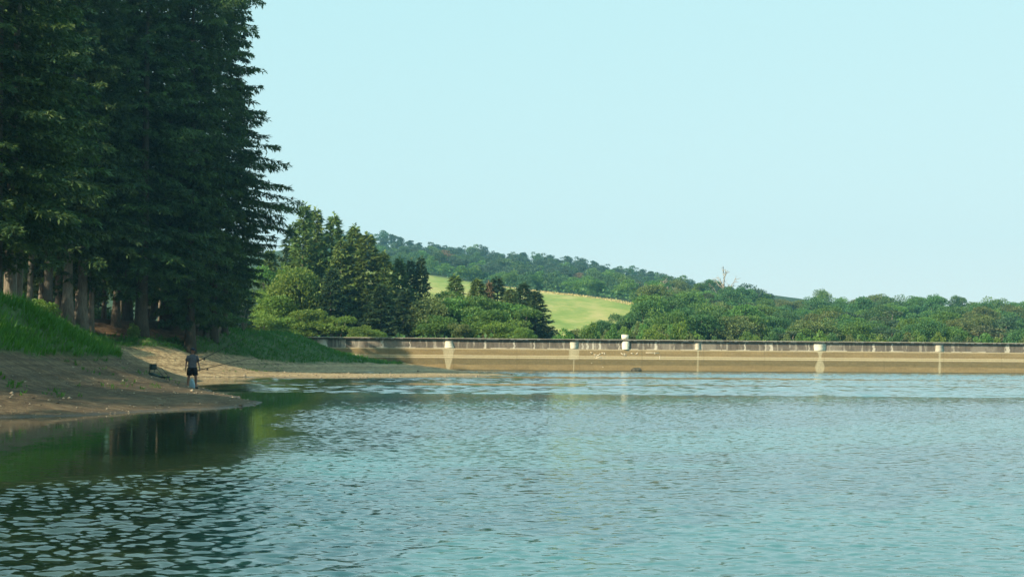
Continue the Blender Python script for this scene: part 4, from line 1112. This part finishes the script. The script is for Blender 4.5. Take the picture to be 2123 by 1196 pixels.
tag(pb.build('pebbles', M['concrete']), 'pebbles strewn along the shore', 'pebbles', kind='stuff')

# ------------------------------------------------------------------ small things under the trees
p = P(505, 690, 150)
def shrub_bare(name, H, seed, mat):
    g = np.random.default_rng(seed); m = MB(); tw = MB()
    for k in range(9):
        a = g.uniform(0, 6.28); d = np.array((math.cos(a) * .3, math.sin(a) * .3, 1)); L = H * g.uniform(.6, 1)
        m.tube([(0, 0, -.1), d * L * .5 + g.normal(0, .05, 3), d * L + g.normal(0, .12, 3)], (.045, .03, .01), 6)
        for j in range(7):
            b = d * L * g.uniform(.3, 1); q = norm(d + g.normal(0, .5, 3)); tw.tube([b, b + q * H * .22], (.012, .004), 4)
    r = empty(name); m.build('stems', mat, r, True); tw.build('twigs', mat, r, True); return r
r = shrub_bare('bare_shrub', 2.3, 4, M['dead_wood']); r.location = (p[0], 150, float(gz(p[0], 150)))
tag(r, 'bare pale branching shrub at the right edge of the fir wood', 'shrub')
p = P(427, 688, 128); z = float(gz(p[0], 128))
m = MB(); m.tube([(0, 0, -.2), (.02, 0, .35), (0, .03, .8), (.01, 0, .86)], (.34, .29, .27, .22), 10); o = m.build('tree_stump', M['bark_dark'], None, True); o.location = (p[0], 128, z)
tag(o, 'short black tree stump on the terrace right of the two massive firs', 'stump')
for k, (px, Y, top, wd, lab) in enumerate(((375, 134, 662, .7, 'dark low bush in shade between the massive fir trunks and the stump'), (408, 142, 655, .6, 'green bush behind the stump under the firs'), (445, 142, 660, .6, 'dim green bush right of the stump under the firs'),
                                           (215, 146, 640, .8, 'bluish green bush seen between the trunks left of the mossy fir'), (85, 106, 622, .5, 'bright sunlit bush between trunks behind the grass crest'), (480, 150, 650, .7, 'green bush behind the bare pale shrub'))):
    p = P(px, top, Y); z = float(gz(p[0], Y)); h = p[2] - z
    tree('bush', f'bush{k % 2}', p[0], Y, z, h, lab, 'bush', 'bushes under the firs', ('leaf_dark', 'leaf_mid', 'leaf_dark', 'leaf_dark', 'leaf_light', 'leaf_mid')[k], wd / (h / 4))
# moss at the foot of the thick fir is lichen-yellow bush growth
p = P(277, 690, 118.2); z = float(gz(p[0], 118.2)); tree('bush', 'bush1', p[0], 118.2, z - .2, 1.5, 'yellow green sprouts at the foot of the thick-trunked fir', 'bush', None, 'leaf_light', .62)
# sign
p = P(308, 637, 125); z = float(gz(p[0], 125))
r = empty('sign', (p[0], 125, z)); tag(r, 'small blank pale sign board on a post between the two massive fir trunks', 'sign')
m = MB(); m.tube([(0, 0, -.1), (0, 0, p[2] - z)], .035, 8); m.build('post', M['bark_dark'], r)
m = MB(); m.box((-.2, -.06, p[2] - z - .12), (.2, -.036, p[2] - z + .14)); m.build('board', mat_simple('pale_board', (.55, .5, .38), .6), r)

# ------------------------------------------------------------------ angler, chair, rods, bag
M['skin'] = mat_simple('skin', (.23, .115, .08), .55, .3, .12, 14)
M['shirt'] = mat_simple('grey_shirt', (.085, .082, .095), .85, .2, .2, 16)
M['shorts'] = mat_simple('black_shorts', (.012, .012, .016), .8, .2, .2, 16)
M['cap'] = mat_simple('dark_blue_cap', (.014, .02, .035), .8, .2, .25, 18)
M['shoe'] = mat_simple('dark_shoe', (.03, .028, .026), .7, .3, .2, 20)
M['hair'] = mat_simple('dark_hair', (.03, .02, .014), .7, .3, .2, 30)
M['frame'] = mat_simple('dark_frame', (.018, .024, .022), .5, .4, .2, 20)
M['canvas'] = mat_simple('dark_canvas', (.018, .03, .026), .85, .2, .3, 14)
M['carbon'] = mat_simple('dark_rod', (.025, .02, .018), .35, .5, .2, 10)
M['bag'] = mat_simple('pale_blue_plastic', (.24, .36, .42), .45, .4, .15, 9)
M['eye'] = mat_simple('eye', (.03, .02, .02), .3, .5, .1, 9)

def skin_obj(name, verts, edges, radii, mat, parent, root=0, sub=2):
    me = bpy.data.meshes.new(name); me.from_pydata([tuple(v) for v in verts], edges, []); me.materials.append(mat)
    o = link(name, me, parent)
    md = o.modifiers.new("Skin", 'SKIN'); md.use_smooth_shade = True
    for i, r_ in enumerate(radii):
        sv = me.skin_vertices[0].data[i]; sv.radius = (r_, r_) if not isinstance(r_, tuple) else r_
        sv.use_root = (i == root)
    s = o.modifiers.new("Subdivision", 'SUBSURF'); s.levels = sub; s.render_levels = sub
    return o
FEET = P(398, 803, 61.0); fz = float(gz(FEET[0], 61.0))
per = empty('person', (FEET[0], 61.0, fz), math.radians(25))      # local: faces -Y, slightly turned to the water
tag(per, 'angler in dark cap, grey T-shirt and black shorts holding a fishing rod', 'person')
# skeleton, metres; person's left is +X
V = []; R = []; E = []
def add(v, r, parent=None):
    V.append(v); R.append(r)
    if parent is not None: E.append((parent, len(V) - 1))
    return len(V) - 1
pel = add((0, 0, .90), (.135, .105)); wai = add((0, .0, 1.05), (.125, .095), pel); che = add((0, -.005, 1.25), (.145, .105), wai); upp = add((0, .005, 1.38), (.12, .085), che)
nec = add((0, .0, 1.47), .055, upp); he0 = add((0, -.015, 1.535), .068, nec); he1 = add((.008, -.02, 1.60), (.078, .092), he0); he2 = add((.008, -.01, 1.68), (.062, .075), he1)
hands = {}
for sgn in (-1, 1):
    sh = add((sgn * .165, .005, 1.385), .062, upp); el = add((sgn * .255, .03 if sgn < 0 else .0, 1.11), .041, sh); 
    wr = add((sgn * .285, -.03 if sgn < 0 else -.12, .89), .027, el); pa = add((sgn * .29, -.04 if sgn < 0 else -.15, .82), (.022, .038), wr)
    hands[sgn] = (wr, pa)
    hip = add((sgn * .095, 0, .84), .092, pel); kn = add((sgn * .15, -.02, .48), .058, hip); ca = add((sgn * .165, .015, .34), .054, kn); an = add((sgn * .185, .02, .09), .037, ca)
    hl = add((sgn * .187, .03, .045), .036, an); to = add((sgn * .20, -.12, .035), .034, an)
body = skin_obj('body', V, E, R, M['skin'], per, 0, 2)
# fingers: short skinned chains rooted in the palm, curled round the rod or hanging
def fingers(sgn, curl):
    pv = np.array(V[hands[sgn][1]]); wv = np.array(V[hands[sgn][0]]); d = norm(pv - wv)
    fv, fe, fr = [], [], []
    root = len(fv); fv.append(tuple(pv - d * .01)); fr.append(.012)
    inward = np.array((-sgn, 0, 0.0))
    for k in range(4):
        L = (.030, .034, .032, .025)[k]; off = np.array((0, (k - 1.5) * .019, 0)); b = pv + off + d * .03; prev = root
        dd = d.copy()
        for j in range(3):
            fv.append(tuple(b)); fr.append((.0095, .009, .0075)[j]); fe.append((prev, len(fv) - 1)); prev = len(fv) - 1
            dd = norm(dd + inward * curl * (.5 + .45 * j)); b = b + dd * L
    b = wv + d * .03 + np.array((0, -.032, 0)); prev = root
    dd = norm(d + np.array((-sgn * .5, -.8, 0)))
    for j in range(3):
        fv.append(tuple(b)); fr.append(.0105 - .001 * j); fe.append((prev, len(fv) - 1)); prev = len(fv) - 1
        b = b + dd * .028; dd = norm(dd + inward * .5 + d * .3)
    skin_obj('hand', fv, fe, fr, M['skin'], body, 0, 1)
fingers(-1, .35); fingers(1, 1.1)
def shell(name, rings, mat, parent, n=18, thick=.006):
    """open garment from (centre, rx, ry) rings"""
    m = MB(); th = np.arange(n) / n * 2 * np.pi; k = len(rings)
    V_ = np.concatenate([np.stack([c[0] + rx * np.cos(th), c[1] + ry * np.sin(th), np.full(n, c[2])], -1) for c, rx, ry in rings])
    i, j = np.meshgrid(np.arange(k - 1), np.arange(n), indexing='ij'); j2 = (j + 1) % n
    m.add(V_, np.stack([i*n+j, i*n+j2, (i+1)*n+j2, (i+1)*n+j], -1).reshape(-1, 4))
    o = m.build(name, mat, parent, True); md = o.modifiers.new("Solidify", 'SOLIDIFY'); md.thickness = thick
    s = o.modifiers.new("Subdivision", 'SUBSURF'); s.levels = 1; s.render_levels = 1
    return o
shirt = shell('shirt', [((0, 0, .89), .195, .15), ((0, 0, 1.0), .185, .142), ((0, 0, 1.12), .182, .138), ((0, 0, 1.25), .20, .142), ((0, 0, 1.36), .195, .125), ((0, 0, 1.43), .14, .10), ((0, 0, 1.465), .075, .072)], M['shirt'], per)
for sgn in (-1, 1):
    A = np.array((sgn * .15, .005, 1.40)); B = np.array((sgn * .235, .02 if sgn < 0 else .003, 1.17))
    m = MB(); m.tube([A, A * .55 + B * .45, B], (.083, .076, .072), 12, cap=False); o = m.build('sleeve', M['shirt'], shirt, True); md = o.modifiers.new("Solidify", 'SOLIDIFY'); md.thickness = .005
shorts = shell('shorts', [((0, 0, .80), .205, .155), ((0, 0, .88), .20, .152), ((0, 0, .97), .18, .138)], M['shorts'], per)
for sgn in (-1, 1):
    m = MB(); m.tube([(sgn * .09, 0, .88), (sgn * .105, 0, .74), (sgn * .13, -.01, .56)], (.118, .118, .108), 14, cap=False); o = m.build('leg_sleeve', M['shorts'], shorts, True); md = o.modifiers.new("Solidify", 'SOLIDIFY'); md.thickness = .006
    m = MB(); m.tube([(sgn * .186, .065, .04), (sgn * .19, 0, .05), (sgn * .198, -.10, .04), (sgn * .203, -.17, .03)], (.035, .05, .046, .028), 10); m.build('shoe', M['shoe'], per, True)
# head details: hair, cap with brim turned to the right of the picture, eyes, nose, ears, mouth
hd = Matrix.Translation((.008, -.015, 1.605)) @ Matrix.Rotation(math.radians(35), 4, 'Z')
def on_head(o): o.parent = per; o.matrix_local = hd; return o
import bmesh
def sphere_piece(name, mat, sx_, sy_, sz_, keep, loc=(0, 0, 0)):
    bm = bmesh.new(); bmesh.ops.create_uvsphere(bm, u_segments=20, v_segments=14, radius=1)
    bmesh.ops.delete(bm, geom=[v for v in bm.verts if not keep(v.co)], context='VERTS')
    for v in bm.verts: v.co = Vector((v.co.x * sx_ + loc[0], v.co.y * sy_ + loc[1], v.co.z * sz_ + loc[2]))
    me = bpy.data.meshes.new(name); bm.to_mesh(me); bm.free(); me.materials.append(mat)
    for p_ in me.polygons: p_.use_smooth = True
    return link(name, me)
on_head(sphere_piece('hair', M['hair'], .087, .103, .10, lambda c: c.y > -.15 and c.z > -.55, (0, .004, .02)))
cap = on_head(sphere_piece('cap', M['cap'], .096, .112, .105, lambda c: c.z > .12, (0, 0, .035)))
m = MB(); th = np.linspace(math.pi * 1.12, math.pi * 1.88, 12)
a_ = np.stack([.093 * np.cos(th), .108 * np.sin(th), np.full(12, .055)], -1); b_ = np.stack([.10 * np.cos(th), .108 * np.sin(th) - .075 * np.sin((th - math.pi)), .04 - .012 * np.abs(np.sin(th))], -1)
m.add(np.concatenate([a_, b_]), [(i, i + 1, 13 + i, 12 + i) for i in range(11)]); o = m.build('brim', M['cap'], cap, True); md = o.modifiers.new("Solidify", 'SOLIDIFY'); md.thickness = .006
for sgn in (-1, 1):
    on_head(sphere_piece('ear', M['skin'], .012, .022, .03, lambda c: True, (sgn * .08, .01, 0)))
    on_head(sphere_piece('eye', M['eye'], .011, .006, .008, lambda c: True, (sgn * .03, -.088, .012)))
on_head(sphere_piece('nose', M['skin'], .013, .022, .022, lambda c: True, (0, -.095, -.018)))
on_head(sphere_piece('mouth', mat_simple('lips', (.33, .12, .09), .5, .3), .024, .008, .007, lambda c: True, (0, -.082, -.05)))

# rods: one in the hand, one tucked under the arm
def rod(name, a, b, label, L=3.4):
    a = np.array(a); d = norm(np.array(b) - a); sag = np.array((0, 0, -1.0))
    r = empty(name, tuple(a)); tag(r, label, 'fishing rod', 'fishing rods of the angler')
    m = MB(); t = np.linspace(0, 1, 12); m.tube(d * t[:, None] * L + sag * (.12 * t ** 2)[:, None], .015 * (1 - t) + .006, 6); m.build('blank', M['carbon'], r, True)
    m = MB(); m.tube([d * -.15, d * .28], (.019, .017), 8); m.build('grip', M['shoe'], r, True)
    m = MB(); c = d * .34 + np.array((0, 0, -.06)); m.tube([c + np.array((0, -.04, 0)), c + np.array((0, .04, 0))], (.038, .038), 12); m.tube([d * .34, c], (.01, .01), 6); m.build('reel', M['frame'], r, True)
    m = MB()
    for q in (.35, .55, .75, .95):
        c = d * q * L + sag * (.12 * q * q + .02); m.tube([c + d * -.005, c + d * .005], (.016, .016), 8)
    m.build('line_guides', M['frame'], r)
hpnt = (per.matrix_basis @ Vector((.285, -.165, .80)))
hY = hpnt.y
rod('fishing_rod', tuple(hpnt), tuple(P(501, 744, hY - .1)), 'lower of two dark fishing rods, held in the hand of the angler', 2.7)
q = per.matrix_basis @ Vector((.205, -.02, 1.15))
rod('fishing_rod', tuple(q), tuple(P(505, 699, q.y - .1)), 'upper of two dark fishing rods, tucked under the arm of the angler, tip rising higher', 3.0)
# pale bag standing behind the legs
bgY = 61.6; bp_ = P(398, 800, bgY); bz = float(gz(bp_[0], bgY))
r = empty('bag', (bp_[0], bgY, bz)); tag(r, 'pale blue plastic bag standing on the shore behind the legs of the angler', 'bag')
m = MB(); m.tube([(0, 0, -.02), (.0, 0, .03), (.02, 0, .16), (-.01, 0, .32), (.0, 0, .42)], (.11, .13, .125, .10, .05), 12); m.build('sack', M['bag'], r, True)
m = MB()
for s_ in (-1, 1): m.tube([(-.04, s_ * .02, .41), (-.03, s_ * .03, .49), (.03, s_ * .03, .49), (.04, s_ * .02, .41)], .008, 6)
m.build('handles', M['bag'], r, True)
# folding low chair seen from the side
cY = 62.0; cp_ = P(330, 787, cY); cz = float(gz(cp_[0], cY))
r = empty('folding_chair', (cp_[0], cY, cz), math.radians(-8)); tag(r, 'dark low folding fishing chair on the pebbly shore left of the angler', 'folding chair')
def bar(m, a, b, rr=.018): m.tube([a, b], rr, 7)
bl_ = MB()
for y_ in (-.26, .26): bar(bl_, (-.36, y_, .26), (-.30, y_, .68))
bl_.build('back_frame', M['frame'], r, True)
m = MB(); m.box((-.36, -.27, .46), (-.22, .27, .71)); o = m.build('headrest', M['canvas'], r); bv = o.modifiers.new("Bevel", 'BEVEL'); bv.width = .035; bv.segments = 3
m = MB(); t = np.linspace(0, 1, 9); prof = np.stack([-.38 + .76 * t, .30 - .16 * t - .07 * np.sin(t * 3.14)], -1)
V_ = np.concatenate([np.stack([prof[:, 0], np.full(9, y_), prof[:, 1] + dz_], -1) for y_, dz_ in ((-.27, .035), (.27, .035), (.27, -.035), (-.27, -.035))])
m.add(V_, [(a_ * 9 + i, a_ * 9 + i + 1, b_ * 9 + i + 1, b_ * 9 + i) for a_, b_ in ((1, 0), (2, 1), (3, 2), (0, 3)) for i in range(8)] + [(0, 9, 18, 27), (8, 35, 26, 17)]); m.build('seat', M['canvas'], r, True)
for x_, dx in ((-.34, -.05), (.33, .05)):
    for y_ in (-.25, .25):
        m = MB(); bar(m, (x_, y_, .27 if x_ < 0 else .13), (x_ + dx, y_, -.05), .016); m.build('leg', M['frame'], r, True)
for y_ in (-.28, .28):
    m = MB(); m.tube([(-.06, y_, .55), (-.02, y_, .54), (.30, y_, .17)], .013, 7); m.build('armrest', M['frame'], r, True)
# thin rod rest leaning between chair and water
a_ = P(345, 779, 60.5); b_ = P(357, 790, 60.5); z_ = float(gz(b_[0], 60.5))
m = MB(); m.tube([(0, 0, .42), (.30, 0, -.08)], (.008, .006), 6); m.tube([(-.03, 0, .49), (0, 0, .42), (.05, 0, .47)], .007, 6); o = m.build('rod_rest', M['frame'], None, True); o.location = (b_[0] - .25, 60.5, z_)
tag(o, 'thin dark rod rest stuck in the shore beside the folding chair', 'rod rest')

# ------------------------------------------------------------------ haze
hb = MB(); hb.box((-700, -100, -60), (700, 1150, 105)); 
t = NT('haze'); v = t.n("ShaderNodeVolumePrincipled"); v.inputs['Color'].default_value = (.30, .72, 1.0, 1); v.inputs['Density'].default_value = .00024; v.inputs['Anisotropy'].default_value = .2
t.l(v.outputs[0], t.out.inputs['Volume'])
HAZE = True
if HAZE:
    tag(hb.build('haze', t.m), 'thin blue air haze over the lake and hill', 'haze', kind='stuff')
